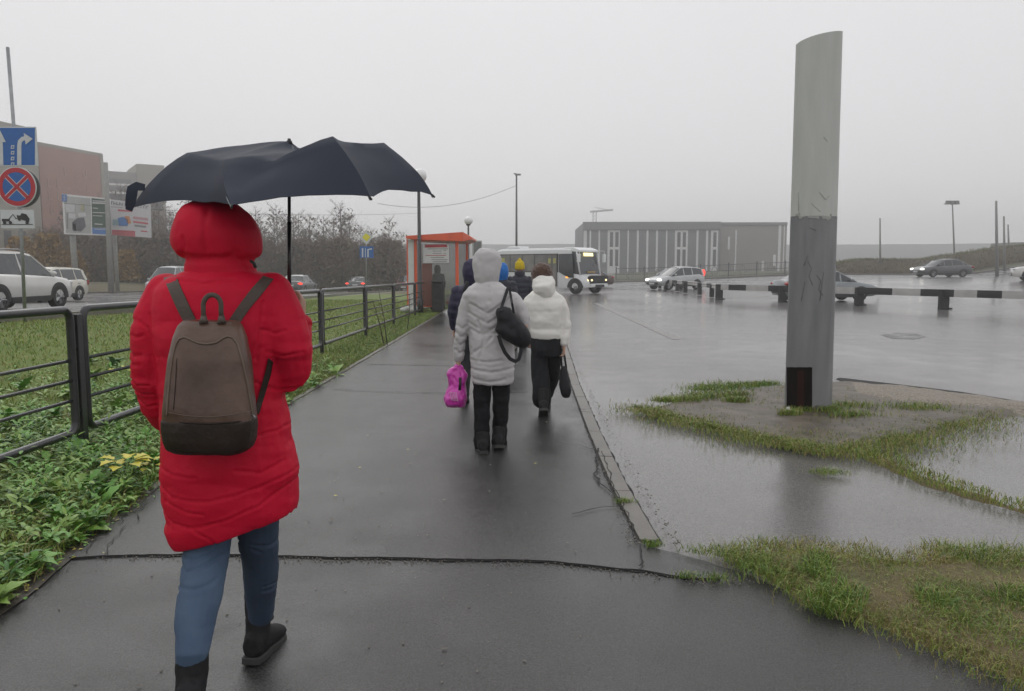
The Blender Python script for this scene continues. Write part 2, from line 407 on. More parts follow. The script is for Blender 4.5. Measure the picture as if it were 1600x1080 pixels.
# far street kerb on right side
mb = MB(); rings = []
for x in [2+2*i for i in range(40)]:
    z = zt(x, 84); rings.append([(x, 84, z-.2), (x, 84.3, z-.2), (x, 84.3, z+.16), (x, 84, z+.16)])
mb.loft(rings); tag(mb.build('street_kerb', m_kerb), kind='structure')
# islands on the right
m_mud = mat('wet_mud', (.065, .053, .038), .5, col2=(.135, .11, .082), scale=4, bump=.9, bscale=45)
m_grassbase = mat('grass_soil', (.085, .085, .03), .9, col2=(.15, .105, .06), scale=3, bump=.6, bscale=60)
m_gravel = mat('pale_gravel', (.36, .32, .27), .7, col2=(.15, .125, .10), scale=48, bump=1, bscale=180)
def pdist(x, y, poly):
    d = 1e9; n = len(poly)
    for i in range(n):
        ax, ay = poly[i-1]; bx_, by_ = poly[i]; dx, dy = bx_-ax, by_-ay; t = max(0, min(1, ((x-ax)*dx+(y-ay)*dy)/(dx*dx+dy*dy+1e-12)))
        d = min(d, math.hypot(x-ax-dx*t, y-ay-dy*t))
    return d if pip((x, y), poly) else -d
def pip(p, poly):
    x, y = p; c = False; n = len(poly)
    for i in range(n):
        a, b = poly[i], poly[i-1]
        if (a[1] > y) != (b[1] > y) and x < (b[0]-a[0])*(y-a[1])/(b[1]-a[1])+a[0]: c = not c
    return c
def mound(name, m, px, h, step=.045, soft=.34, base=-.03):
    """low patch whose edge sinks gently under the tarmac"""
    poly = [tuple(G(u, v).xy) for u, v in px]; x0, x1 = min(p[0] for p in poly)-.1, max(p[0] for p in poly)+.1; y0, y1 = min(p[1] for p in poly)-.1, max(p[1] for p in poly)+.1
    nx, ny = int((x1-x0)/step)+1, int((y1-y0)/step)+1; idx = {}; vs = []; fs = []
    for j in range(ny+1):
        for i in range(nx+1):
            x, y = x0+i*step, y0+j*step; d = pdist(x, y, poly)+.05*noise.noise(Vector((x*4, y*4, 0)))+.02*noise.noise(Vector((x*14, y*14, 0)))
            if d < -.10: continue
            z = base+(h-base)*ss((d+.06)/soft)+ (.35*h*noise.noise(Vector((x*2.4, y*2.4, 3)))+.15*h*noise.noise(Vector((x*9, y*9, 3))))*ss(d/.2)
            idx[i, j] = len(vs); vs.append((x, y, z))
    for j in range(ny):
        for i in range(nx):
            k = [(i, j), (i+1, j), (i+1, j+1), (i, j+1)]
            if all(q in idx for q in k): fs.append(tuple(idx[q] for q in k))
    me = bpy.data.meshes.new(name); me.from_pydata(vs, [], fs); me.update(); o = link(name, me, m); o['kind'] = 'structure'
ISL = [(996, 643), (1040, 628), (1110, 614), (1205, 603), (1310, 596), (1420, 606), (1520, 620), (1640, 640), (1560, 657), (1440, 690), (1362, 705), (1300, 716), (1240, 704), (1180, 690), (1100, 670), (1030, 655)]
mound('traffic_island', m_mud, ISL, .05)
mound('gravel_patch', m_gravel, [(1308, 598), (1420, 608), (1520, 621), (1640, 636), (1640, 650), (1500, 645), (1400, 636), (1318, 622)], .075)
STR = [(1330, 712), (1372, 706), (1440, 735), (1520, 762), (1600, 790), (1720, 830), (1720, 850), (1600, 806), (1500, 778), (1420, 752)]
mound('grass_strip', m_grassbase, STR, .03)
NEAR = [(1128, 868), (1180, 856), (1250, 850), (1330, 858), (1400, 870), (1480, 862), (1600, 868), (1760, 875), (1900, 1000), (1900, 1200), (1700, 1150), (1600, 1090), (1530, 1062), (1430, 1015), (1340, 975), (1255, 945), (1200, 915), (1160, 893)]
mound('grass_bank', m_grassbase, NEAR, .035)
# lawn left
m_lawn = mat('lawn', (.10, .155, .022), .9, col2=(.155, .19, .045), scale=1.1, bump=.9, bscale=45)
sheet('lawn', m_lawn, [(y, rle(y)+.1, le(y)-.2) for y in ys(-3, 60, 90)], .002, 26)
m_dry = mat('dry_verge', (.13, .10, .06), .95, col2=(.09, .085, .04), scale=.8, bump=.8, bscale=8)
sheet('verge_beyond_road', m_dry, [(y, -120, -34.4) for y in ys(0, 170, 40)], .004, 24)
sheet('verge_far', m_dry, [(y, -16, -3.4) for y in ys(58, 120, 20)], .004, 10)
# far ridge
m_hill = mat('hill', (.05, .052, .05), 1, var=.2, scale=.02)
vs, fs = [], []
n_ = 90
for i in range(n_+1):
    x = -500+1300*i/n_; h = 17+3*noise.noise(Vector((x*.004, 2, 0)))+.7*noise.noise(Vector((x*.03, 5, 0)))
    for dy, k in ((-60, 0), (-30, .55), (0, 1), (60, 1.03), (120, 0)): vs.append((x, 500+dy+.0*x, k*h-.5))
for i in range(n_):
    for j in range(4):
        k = i*5+j; fs.append((k, k+5, k+6, k+1))
me = bpy.data.meshes.new('hill'); me.from_pydata(vs, [], fs); o = link('hill', me, m_hill); tag(o, kind='structure')
# embankment on the right
m_bank = mat('scrub_bank', (.055, .045, .028), 1, col2=(.085, .07, .038), scale=.6, bump=1, bscale=6)
vs, fs = [], []; n_ = 70
bk = lambda x: 87+(x-28)*.08
for i in range(n_+1):
    x = 33+70*i/n_; h = (1.0+.75*ss((x-33)/7)+.2*noise.noise(Vector((x*.25, 0, 3))))*ss((x-32)/5+.1)
    for dy, k in ((0, 0), (1.2, .6), (3, 1), (8, 1), (11, 0)): vs.append((x, bk(x)+dy, zt(x, 80)*(.95 if k == 0 else 1)-.1+k*h))
for i in range(n_):
    for j in range(4):
        k = i*5+j; fs.append((k, k+5, k+6, k+1))
me = bpy.data.meshes.new('embankment'); me.from_pydata(vs, [], fs); o = link('embankment', me, m_bank); tag(o, kind='structure')
# ================================================================ GRASS AND WEEDS
def pip(p, poly):
    x, y = p; c = False; n = len(poly)
    for i in range(n):
        a, b = poly[i], poly[i-1]
        if (a[1] > y) != (b[1] > y) and x < (b[0]-a[0])*(y-a[1])/(b[1]-a[1])+a[0]: c = not c
    return c
m_bl = mat('grass_blades', (.15, .22, .025), .5, col2=(.27, .34, .05), scale=2.5)
m_bl2 = mat('grass_blades_dull', (.19, .17, .05), .55, col2=(.34, .29, .11), scale=3)
m_bl3 = mat('grass_blades_dark', (.07, .15, .02), .5, col2=(.14, .24, .035), scale=4)
def blades(name, spots, label, mats, seed=0, kind='stuff'):
    """spots: (x,y,z,len,width,lean,mi) -> thin bent blades"""
    rnd = random.Random(seed); vs = []; fs = []; mi = []
    for x, y, z, L_, w, ln, k in spots:
        a = rnd.uniform(0, 2*math.pi); dx, dy = math.cos(a), math.sin(a); b = rnd.uniform(0, 2*math.pi); lx, ly = math.cos(b)*ln*L_, math.sin(b)*ln*L_
        n = len(vs); hx, hy = dx*w/2, dy*w/2
        vs += [(x-hx, y-hy, z), (x+hx, y+hy, z), (x+lx*.35-hx*.8, y+ly*.35-hy*.8, z+L_*.6), (x+lx*.35+hx*.8, y+ly*.35+hy*.8, z+L_*.6), (x+lx, y+ly, z+L_*(1-.3*ln))]
        fs += [(n, n+1, n+3, n+2), (n+2, n+3, n+4)]; mi += [k, k]
    me = bpy.data.meshes.new(name); me.from_pydata(vs, [], fs)
    for m in mats: me.materials.append(m)
    me.polygons.foreach_set('material_index', mi); me.update()
    o = link(name, me, None, smooth=False); tag(o, label, 'grass' if kind == 'stuff' else None, kind=kind); return o
GM = [m_bl, m_bl2, m_bl3]
rnd = random.Random(11); sp = []
polyN = [tuple(G(u, v).xy) for u, v in NEAR]
for _ in range(95000):
    x, y = rnd.uniform(.9, 3.9), rnd.uniform(2.3, 4.7)
    q = noise.noise(Vector((x*2.2, y*2.2, 0)))
    de = pdist(x, y, polyN)+.07*noise.noise(Vector((x*5, y*5, 1)))
    if de < -.16 or rnd.random() > (.02+.98*ss((de+.10)/.17)): continue
    if rnd.random() > .80+.5*q: continue
    k = rnd.choices((0, 1, 2), (3, 6-7*q, 1.6+5*q if q > -.3 else .5))[0]
    edge = y > 3.95
    sp.append((x, y, .01, rnd.uniform(.02, .058)*(1.2 if edge else 1)*(1+.9*max(0, q)), rnd.uniform(.0022, .0045), rnd.uniform(.3, 1.4), k))
for _ in range(18):
    x0, y0 = rnd.uniform(1.2, 3.4), rnd.uniform(2.7, 4.2)
    if not pip((x0, y0), polyN): continue
    r0 = rnd.uniform(.04, .14)
    for _ in range(int(2600*r0)):
        a = rnd.uniform(0, 6.3); q = r0*math.sqrt(rnd.random()); sp.append((x0+q*math.cos(a), y0+q*math.sin(a), .01, rnd.uniform(.05, .12), rnd.uniform(.003, .006), rnd.uniform(.3, 1.2), rnd.choices((0, 1, 2), (3, 1, 5))[0]))
blades('grass', sp, 'wet patchy grass growing over the bank nearest the camera at right', GM, 1)
sp = []
polyS = [tuple(G(u, v).xy) for u, v in STR]
band = [G(u, v) for u, v in [(1000, 645), (1040, 655), (1100, 672), (1180, 690), (1240, 702), (1300, 712), (1362, 705), (1440, 688), (1550, 658)]]
back = [G(u, v) for u, v in [(1095, 617), (1150, 610), (1215, 606)]]
def near_line(L_, n, sg):
    out = []
    for _ in range(n):
        i = rnd.randrange(len(L_)-1); p = L_[i].lerp(L_[i+1], rnd.random()); q = 1+1.6*noise.noise(p*1.7); out.append((p.x+rnd.gauss(0, sg*q), p.y+rnd.gauss(.09, sg*q)))
    return out
for x, y in near_line(band, 15500, .19): sp.append((x, y, .02, rnd.uniform(.025, .07), rnd.uniform(.004, .008), rnd.uniform(.3, 1.1), rnd.choices((0, 1, 2), (4, 5, 2.5))[0]))
for x, y in near_line(back, 2400, .10): sp.append((x, y, .03, rnd.uniform(.03, .09), rnd.uniform(.005, .009), rnd.uniform(.3, 1.0), rnd.choices((0, 1, 2), (3, 1, 4))[0]))
for _ in range(12000):
    i = rnd.randrange(3); x, y = rnd.uniform(2.6, 4.2), rnd.uniform(4.3, 7)
    if pip((x, y), polyS): sp.append((x, y, .01, rnd.uniform(.03, .07), rnd.uniform(.004, .007), rnd.uniform(.3, 1.1), rnd.choices((0, 1, 2), (4, 4, 2))[0]))
for _ in range(3500):
    x, y = rnd.uniform(1.5, 5.2), rnd.uniform(7.2, 10)
    if pdist(x, y, [tuple(G(u, v).xy) for u, v in ISL]) > .1 and noise.noise(Vector((x*1.7, y*2.5, 4))) > .05: sp.append((x, y, .04, rnd.uniform(.02, .06), rnd.uniform(.004, .007), rnd.uniform(.5, 1.3), rnd.choices((0, 1, 2), (3, 5, 2))[0]))
for x0, y0, s_ in [(2.95, 8.35, .09), (3.25, 8.3, .07), (1.9, 9.0, .12), (2.1, 9.2, .14), (2.5, 9.3, .1), (3.6, 8.6, .15), (3.4, 8.05, .12), (2.75, 8.1, .06), (4.3, 8.5, .2), (1.6, 8.9, .1), (2.4, 8.9, .08)]:
    for _ in range(450): sp.append((x0+rnd.gauss(0, s_), y0+rnd.gauss(0, s_*.6), .04, rnd.uniform(.03, .10), rnd.uniform(.005, .008), rnd.uniform(.3, 1.0), rnd.choices((0, 1, 2), (3, 2, 3))[0]))
blades('grass', sp, 'low grass fringing the muddy island round the pylon', GM, 2)
sp = []
for u0, v0, n, s_ in [(1300, 741, 240, .05), (1285, 742, 160, .04), (975, 788, 150, .02), (1015, 853, 60, .02), (1095, 866, 140, .035), (1075, 905, 90, .02), (1120, 908, 120, .03), (1020, 857, 60, .015), (1140, 872, 160, .04), (1155, 855, 12, .03)]:
    c = G(u0, v0)
    for _ in range(n): sp.append((c.x+rnd.gauss(0, s_*1.6), c.y+rnd.gauss(0, s_), .01, rnd.uniform(.02, .05), rnd.uniform(.003, .005), rnd.uniform(.3, 1.3), rnd.choices((0, 1, 2), (3, 1, 4))[0]))
blades('grass', sp, 'small tufts of grass sprouting from cracks in the tarmac', GM, 3)
sp = []
for _ in range(60000):
    y = 4+34*rnd.random()**1.6; x = rnd.uniform(rle(y)+.2, le(y)-.05)
    if x < -829/1200*y-1: continue
    if x > le(y)-.10 and rnd.random() < .5: continue
    w = .005+.0007*y; sp.append((x, y, zt(x, y), rnd.uniform(.04, .10)*(1.1 if x > -4.2 else .8), w, rnd.uniform(.3, 1.2), rnd.choices((0, 1, 2), (4, 2.2, 2.5))[0]))
for _ in range(24000):
    y = 3+32*rnd.random()**1.5; x = le(y)-.08-abs(rnd.gauss(0, .45))
    w = .005+.0005*y; sp.append((x, y, zt(x, y), rnd.uniform(.05, .14), w, rnd.uniform(.4, 1.2), rnd.choices((0, 1, 2), (3, 1, 4))[0]))
blades('grass', sp, 'mown green grass on the lawn behind and under the railing', GM, 4)
# leafy weeds
def leafshape(L_, W, kind):
    if kind == 0: o = [(0, 0), (.18, .38), (.42, .5), (.7, .36), (1, 0)]
    elif kind == 1: o = [(0, .1), (.08, .55), (.22, .42), (.36, .85), (.5, .55), (.68, .8), (.76, .4), (1, 0)]
    else: o = [(0, .05), (.12, .16), (.4, .22), (.75, .14), (1, 0)]
    return [(a*L_, b*W) for a, b in o]
def leaves(specs, name, mats, label, kind='stuff', parent=None, cat=None):
    vs, fs, mi = [], [], []
    for base, az, el, L_, W, kd, droop, k in specs:
        o = leafshape(L_, W, kd); ca, sa = math.cos(az), math.sin(az); n = len(vs); m = len(o)
        for j, (a, b) in enumerate(o):
            t = a/L_; e = el-droop*t; r = a*math.cos(el-droop*t*.5); z = a*math.sin(el-droop*t*.5)
            cx, cy = base[0]+ca*r, base[1]+sa*r; cz = base[2]+z
            vs += [(cx, cy, cz), (cx-sa*b, cy+ca*b, cz+b*.28), (cx+sa*b, cy-ca*b, cz+b*.28)]
        for j in range(m-1):
            a = n+3*j; fs += [(a, a+3, a+4, a+1), (a, a+2, a+5, a+3)]; mi += [k, k]
    me = bpy.data.meshes.new(name); me.from_pydata(vs, [], fs)
    for x in mats: me.materials.append(x)
    me.polygons.foreach_set('material_index', mi); me.update(); o = link(name, me, None, parent, smooth=True)
    if parent is None: tag(o, label, cat, kind=kind)
    return o
m_w1 = mat('weed_leaf', (.09, .25, .028), .45, col2=(.17, .36, .06), scale=5, spec=.5)
m_w2 = mat('weed_leaf_light', (.15, .28, .04), .45, col2=(.25, .37, .08), scale=6)
m_w3 = mat('weed_leaf_dark', (.04, .12, .025), .45, col2=(.08, .19, .04), scale=6)
m_wy = mat('yellow_leaf', (.42, .40, .03), .5, col2=(.62, .52, .05), scale=9)
rnd = random.Random(21); sp = []
for _ in range(1900):
    y = rnd.uniform(2.9, 12.5); x = le(y)-.07-abs(rnd.gauss(0, .95)) if rnd.random() < .75 else rnd.uniform(-6.8, le(y)-.3)
    dens = 1.05-ss((y-6.5)/6)*.93
    if rnd.random() > dens or x < -829/1200*y-1.0: continue
    z = zt(x, y); near = min(1, (le(y)-.0-x)/.55); h = rnd.uniform(.08, .30)*(.35+.65*near)*(1-.35*ss((y-7)/4)); kd = rnd.choices((0, 1, 2), (3, 2.2, 6))[0]; k = rnd.choices((0, 1, 2), (5, 4.6, 1.6))[0]
    nl = rnd.randint(10, 20)
    for i in range(nl):
        t = (i+1)/nl; az = i*2.4+rnd.uniform(-.4, .4); L_ = rnd.uniform(.055, .12)*(1.15-.5*t)*(1.25 if kd == 1 else 1)
        if kd == 1: sp.append(((x, y, z+h*t*.45), az, rnd.uniform(.2, 1.2), L_*(1.7 if rnd.random() < .3 else 1.2), L_*.48, 1, rnd.uniform(.3, 1.2), k))
        else: sp.append(((x+.02*math.cos(az), y+.02*math.sin(az), z+h*t), az, rnd.uniform(.1, .9), L_, L_*(.38 if kd == 0 else .7), kd, rnd.uniform(.2, 1.1), k))
leaves(sp, 'weeds', [m_w1, m_w2, m_w3], 'leafy green weeds crowding the ground below the black railing', cat='weeds')
spg = []
for _ in range(15000):
    y = rnd.uniform(2.8, 13); x = le(y)-.02-abs(rnd.gauss(0, 1.0)); 
    if x < -829/1200*y-.8: continue
    near = min(1, (le(y)-x)/.4); spg.append((x, y, zt(x, y), rnd.uniform(.08, .26)*(.4+.6*near), rnd.uniform(.004, .009), rnd.uniform(.4, 1.3), rnd.choices((0, 1, 2), (5, 2, 2))[0]))
blades('grass', spg, 'long loose grass growing among the weeds under the railing', GM, 9)
# fallen and small leaves beside path edge
sp = []
for _ in range(2600):
    y = rnd.uniform(2.6, 20); x = le(y)-rnd.uniform(-.04, .42); 
    sp.append(((x, y, zt(x, y)+.016), rnd.uniform(0, 6.3), rnd.uniform(-.05, .5), rnd.uniform(.012, .035), rnd.uniform(.01, .02), 0, .3, rnd.choices((0, 1, 2, 3), (3, 3, 1, 1.6))[0]))
for _ in range(34):
    x, y = rnd.uniform(-2.4, .55), rnd.uniform(2.6, 12)**1.0; sp.append(((x, y, .006 if y < cry(x) else .024), rnd.uniform(0, 6.3), .05, rnd.uniform(.015, .04), rnd.uniform(.008, .02), 0, .1, rnd.choice((2, 3, 2, 1))))
leaves(sp, 'leaf_litter', [m_w1, m_bl2, m_mud, m_wy], 'tiny leaves and litter along the left edge of the path', cat='litter')
def yellow_plant(u, v, Y, s, label, n=8):
    c = P(u, v, Y); z0 = zt(c.x, c.y); t = thing('yellow_leaved_plant', (c.x, c.y, z0), label, 'plant')
    mb = MB(); sp = []; rr = random.Random(int(u))
    for i in range(n):
        az = i*2.4; q = c+Vector((math.cos(az)*.07*s, math.sin(az)*.07*s, rr.uniform(-.03, .03)))
        mb.tube([(c.x, c.y, z0), ((c.x+q.x)/2, (c.y+q.y)/2, (z0+q.z)*.52), q], [.004, .003, .002], 5)
        sp.append((tuple(q), az, .35, .12*s, .06*s, 1, .7, 0))
    leaves(sp, 'leaf', [m_wy], None, parent=t); mb.build('stem', m_w2, t, True)
yellow_plant(195, 722, 5.3, 1.0, 'low plant with wide yellow leaves below the railing near the path edge', 9)
yellow_plant(192, 578, 8.4, 1.0, 'small yellow leaved plant seen between the railing bars by the red coat', 7)
yellow_plant(232, 725, 5.35, .6, 'smaller yellow green seedling just right of the wide yellow plant', 5)
# ================================================================ STREET FURNITURE
m_blk = mat('black_paint', (.014, .014, .017), .32, var=.3, scale=12, bump=.15, bscale=90, coat=.3)
m_galv = mat('galvanised', (.30, .31, .32), .42, metal=.6, scale=12, var=.15)
m_gpost = mat('grey_post', (.22, .22, .21), .6, scale=6)
m_conc = mat('pale_concrete', (.25, .25, .235), .7, scale=4, var=.12, bump=.3, bscale=60)
m_white = mat('white_paint', (.62, .62, .61), .5, scale=4, var=.06)
m_black = mat('black_matt', (.012, .012, .013), .6)
m_globe = mat('milk_glass', (.80, .80, .80), .2, var=.03)
# railing along the path
FX = -3.76
t = thing('metal_railing', (FX, 6.26, 0), 'long black metal tube railing of rounded panels between the lawn and the path', 'railing')
def ftop(y): return 1.315-.0092*y
posts = [2.55, 6.26, 10.0, 13.7, 17.4, 21.0, 24.9, 29.2, 33]
def rr_loop(y0, y1, z0a, z0b, z1a, z1b, r, x):
    pts = []
    for (cy, cz, a0) in ((y1-r, z1b-r, 90), (y1-r, z0b+r, 0), (y0+r, z0a+r, 270), (y0+r, z1a-r, 180)):
        for k in range(6): a = R(a0-18*k); pts.append(Vector((x, cy+r*math.cos(a), cz+r*math.sin(a))))
    pts.append(pts[0]); pts.append(pts[1]); return pts
for i, (a, b) in enumerate(zip(posts, posts[1:])):
    g = .09; za, zb = ftop(a), ftop(b); ba, bb = .27-.004*a, .27-.004*b
    if i == 1: bb = ba
    mb = MB(); mb.tube(rr_loop(a+g, b-g, ba, bb, za, zb, .09, FX), .033, 10, caps=False); mb.build('panel_frame', m_blk, t, True)
    for k in range(3):
        h = (.44, .575, .71)[k]*1.22
        mb = MB(); mb.cyl((FX, a+g, h-.004*a), (FX, b-g, h-.004*b), .0145, n=8); mb.build('rail_bar', m_blk, t, True)
for a in posts[1:]:
    mb = MB(); mb.box((FX, a, ftop(a)/2-.12), (.06, .075, ftop(a)+.16)); 
    for z in (.42, .95): mb.box((FX, a, z), (.03, .2, .03))
    mb.build('post', m_blk, t, bevel=.006)
# thin stakes with saplings behind the railing
for (u, v0, u1, v1, Y, lab) in ((592, 455, 605, 520, 15.5, 'thin bare sapling leaning behind the third railing panel'), (583, 470, 600, 521, 15.4, 'shorter bare sapling crossing the thin one behind the railing'), (640, 460, 636, 500, 19, 'thin twig of a sapling standing in the lawn near the shelter')):
    a, b = P(u, v0, Y), P(u1, v1, Y); b.z = zt(b.x, b.y); t_ = thing('sapling', b, lab, 'sapling')
    mb = MB(); mb.tube([b, b.lerp(a, .5)+Vector((.02, 0, 0)), a], [.012, .009, .004], 6); mb.build('stem', mat('bark', (.06, .045, .035), .9), t_, True)
    mb = MB()
    for k in range(6):
        p = b.lerp(a, .35+.1*k); mb.tube([p, p+Vector((random.uniform(-.1, .1), 0, .12))], [.004, .002], 4)
    mb.build('twig', MATS['bark'], t_, True)
# striped guard rail on the lot
gr0, gr1 = Vector((9.6, 38.6, 0)), Vector((21.5, 22.1, 0))
m_stb, m_stw = m_black, mat('rail_white', (.42, .41, .40), .5, scale=3)
t = thing('guard_rail', (9.6, 38.6, 0), 'low black and white striped guard rail crossing the wet car park', 'guard rail')
def grail(path, period, duty=.42, h=.74, name='rail_beam'):
    for (a, b) in zip(path, path[1:]):
        d = (b-a); L_ = d.length; d = d/L_; n = Vector((-d.y, d.x, 0)); s = 0; k = 0
        while s < L_:
            e = min(L_, s+period*(duty if k % 2 else 1-duty)); p, q = a+d*s, a+d*e
            zp, zq = zt(p.x, p.y)+h, zt(q.x, q.y)+h; mb = MB()
            prof = [(-.03, 0), (.035, .02), (.035, .08), (0, .11), (0, .13), (.035, .16), (.035, .22), (-.03, .24), (-.035, .12)]
            mb.loft([[p+n*x+Vector((0, 0, zp-.24+z)) for x, z in prof], [q+n*x+Vector((0, 0, zq-.24+z)) for x, z in prof]])
            mb.build(name, m_stb if k % 2 else m_stw, t); s = e; k += 1
def on_rail(u):
    d = gr1-gr0; k = (u-829)/1200; f = (k*gr0.y-gr0.x)/(d.x-k*d.y); return gr0.lerp(gr1, f)
def beam(a, b, m_, h=.76):
    d = (b-a).normalized(); n = Vector((-d.y, d.x, 0)); zp, zq = zt(a.x, a.y)+h, zt(b.x, b.y)+h; mb = MB()
    prof = [(-.03, 0), (.035, .02), (.035, .09), (0, .12), (0, .15), (.035, .18), (.035, .26), (-.03, .28), (-.035, .14)]
    mb.loft([[a+n*x+Vector((0, 0, zp-.28+z)) for x, z in prof], [b+n*x+Vector((0, 0, zq-.28+z)) for x, z in prof]]); mb.build('rail_beam', m_, t)
bs = [1124, 1136, 1163, 1197, 1232, 1268, 1290, 1330, 1387, 1430, 1481, 1516, 1554, 1597, 1640]
for i, (u0, u1) in enumerate(zip(bs, bs[1:])): beam(on_rail(u0), on_rail(u1), m_stb if i % 2 else m_stw)
for u_ in (1122, 1220, 1338, 1468, 1612):
    p = on_rail(u_); z = zt(p.x, p.y); mb = MB(); mb.box((p.x+.0, p.y+.12, z+.36), (.34, .2, .80)); mb.box((p.x+.05, p.y+.1, z+.03), (.42, .3, .06)); mb.build('rail_post', m_black, t, bevel=.01)
t = thing('guard_rail', (9.7, 40, 0), 'row of short striped posts and beam running away toward the silver car', 'guard rail')
g2 = [Vector((9.55, 39.6, 0)), Vector((9.9, 47, 0)), Vector((9.4, 62, 0))]
grail(g2, 3.0, .5, .74)
for y in (41.2, 44.6, 48, 51.6, 55, 58.5):
    x = 9.7+.1*math.sin(y); z = zt(x, y); mb = MB(); mb.box((x-.02, y, z+.33), (.22, .2, .72)); mb.build('rail_post', m_black, t, bevel=.01); mb = MB(); mb.box((x-.02, y, z-.0), (.26, .3, .06)); mb.build('post_foot', m_stw, t)
# pylon
D = 8.3
pb = G(1268, 648); t = thing('concrete_pylon', (pb.x, pb.y, 0), 'tall grey blade shaped concrete pylon with a dark hatch at its foot', 'pylon')
m_pyl = mat('pylon_concrete', (.44, .455, .42), .5, col2=(.52, .53, .50), scale=2.2, bump=.3, bscale=40, stretch=(3, 3, .5))
m_pyd = mat('pylon_paint_dark', (.165, .167, .175), .42, col2=(.235, .236, .242), scale=2.2, bump=.3, bscale=40, stretch=(4, 4, .6))
cx, cy = pb.x, pb.y+.10
def pring(z, k=1.0, ex=0):
    w = (.262-.0045*z)*k+ex; dx = (z*-.009); pts = []
    # lens section: near curved face, sharp edges
    for i in range(13):
        a = math.pi*i/12; pts.append(Vector((cx+dx-w*math.cos(a), cy-(.13*k+ex)*math.sin(a)**1.1-.02*math.cos(a), z)))
    for i in range(1, 12):
        a = math.pi*(1-i/12); pts.append(Vector((cx+dx-w*math.cos(a), cy+(.12*k+ex)*math.sin(a), z)))
    return pts
zm = P(1275, 338, pb.y).z
lo = [pring(z) for z in (-.05, .3, .8, 1.4, zm)]
mb = MB(); mb.loft(lo); mb.build('lower_shaft', m_pyd, t, True, angle=30)
up = [pring(z) for z in (zm+.002, 2.6, 3.2, 3.8)]
top = pring(4.05); zl, zr = P(1242, 66, pb.y).z, P(1317, 45, pb.y).z
for p in top: f = (p.x-cx+.28)/.49; p.z = zl+(zr-zl)*(max(0, min(1, f))**.65)
mb = MB(); mb.loft(up+[top]); mb.build('upper_shaft', m_pyl, t, True, angle=30)
# pale drips / patches of the old paint at the seam
rnd = random.Random(3)
bvp = bvh_of([c for c in t.children if c.name.startswith('lower')][0]); 
def patch(u0, v0, u1, v1, n, m, name, off=.004, jit=3, ny=6):
    mb = MB(); g = [[hit(bvp, u0+(u1-u0)*i/n+(rnd.uniform(-jit, jit) if j in (0, ny) else 0), v0+(v1-v0)*j/ny+(rnd.uniform(-jit, jit) if j in (0, ny) else 0), off, pb.y) for i in range(n+1)] for j in range(ny+1)]
    vs = [p for r_ in g for p in r_]; mb.add(vs, [(j*(n+1)+i, j*(n+1)+i+1, (j+1)*(n+1)+i+1, (j+1)*(n+1)+i) for j in range(ny) for i in range(n)]); mb.build(name, m, t, True, fix=False)
m_smear = mat('paint_smear', (.30, .31, .285), .6, col2=(.36, .37, .34), scale=20)
for u0, v0, u1, v1 in ((1243, 334, 1258, 341), (1262, 335, 1280, 342), (1284, 334, 1299, 343)): patch(u0, v0, u1, v1, 5, m_smear, 'paint_smear', .005, 2.0)
m_grime = mat('wet_grime', (.085, .08, .07), .5, col2=(.13, .12, .105), scale=9)
for u0, v0, u1, v1 in ((1270, 636, 1303, 652), ): patch(u0, v0, u1, v1, 8, m_grime, 'grime', .005, 3)
m_hatch = mat('hatch_dark', (.008, .006, .006), .8, spec=.1, col2=(.014, .009, .008), scale=6, stretch=(3, 3, .4))
patch(1229, 574, 1269, 648, 10, m_hatch, 'hatch', .008, .4, 10)
m_rust = mat('rust_streak', (.030, .012, .010), .9, spec=.1, scale=9)
patch(1246, 580, 1256, 640, 3, m_rust, 'rust_mark', .012, 1.2)
m_scuff = mat('scuff', (.12, .12, .125), .8, var=.3, scale=30)
bvu = bvh_of([c for c in t.children if c.name.startswith('upper')][0])
def scrib(bv, pts, w, m, nm='scuff_mark'):
    mb = MB(); q = [hit(bv, u, v, .004, pb.y) for u, v in pts]; mb.tube(q, w, 5); mb.build(nm, m, t, True)
for s_ in ([(1262, 408), (1268, 420), (1264, 432), (1270, 446)], [(1276, 430), (1283, 440), (1279, 452), (1286, 462)], [(1252, 470), (1258, 440)], [(1265, 356), (1275, 360)], [(1287, 425), (1281, 470)], [(1256, 415), (1262, 400)]): scrib(bvp, s_, .0022, m_scuff)
for s_ in ([(1287, 214), (1293, 221)], [(1280, 300), (1290, 312), (1296, 306)], [(1268, 318), (1282, 331)], [(1247, 300), (1248, 330)]): scrib(bvu, s_, .002, mat('scuff_light', (.30, .31, .28), .8))
mb = MB()
for _ in range(5): mb.box((cx-.27-rnd.random()*.05, cy-.2+rnd.random()*.05, .05+.02*rnd.random()), (.03, .02, .05), Matrix.Rotation(rnd.random()*3, 3, 'Y'))
o = mb.build('debris', m_white); tag(o, 'scrap of pale litter at the foot of the pylon', 'litter')
# lamp posts with globe
def globe_lamp(u, Y, vt, lab, r=.28, pr=.065):
    c = P(u, 400, Y); z0 = zt(c.x, c.y); g = P(u, vt, Y); t = thing('lamp_post', (c.x, c.y, z0), lab, 'lamp post', 'globe lamps by the shelter')
    mb = MB(); mb.tube([(c.x, c.y, z0-.1), (c.x, c.y, z0+.5), (c.x, c.y, z0+.55), (c.x, c.y, g.z-r)], [pr*1.5, pr*1.5, pr, pr*.7], 12); mb.build('pole', m_blk, t, True)
    mb = MB(); mb.cyl((c.x, c.y, g.z-r*1.15), (c.x, c.y, g.z-r*.75), r*.4, r*.62); mb.build('collar', m_blk, t, True)
    mb = MB(); mb.ball(g, r, 20, 14); mb.build('globe', m_globe, t, True)
globe_lamp(655.5, 26.2, 275, 'nearer black lamp post with a white globe half behind the umbrella tip', .24, .075)
globe_lamp(732, 44, 345, 'farther lamp post with a white globe rising just right of the shelter', .24, .07)
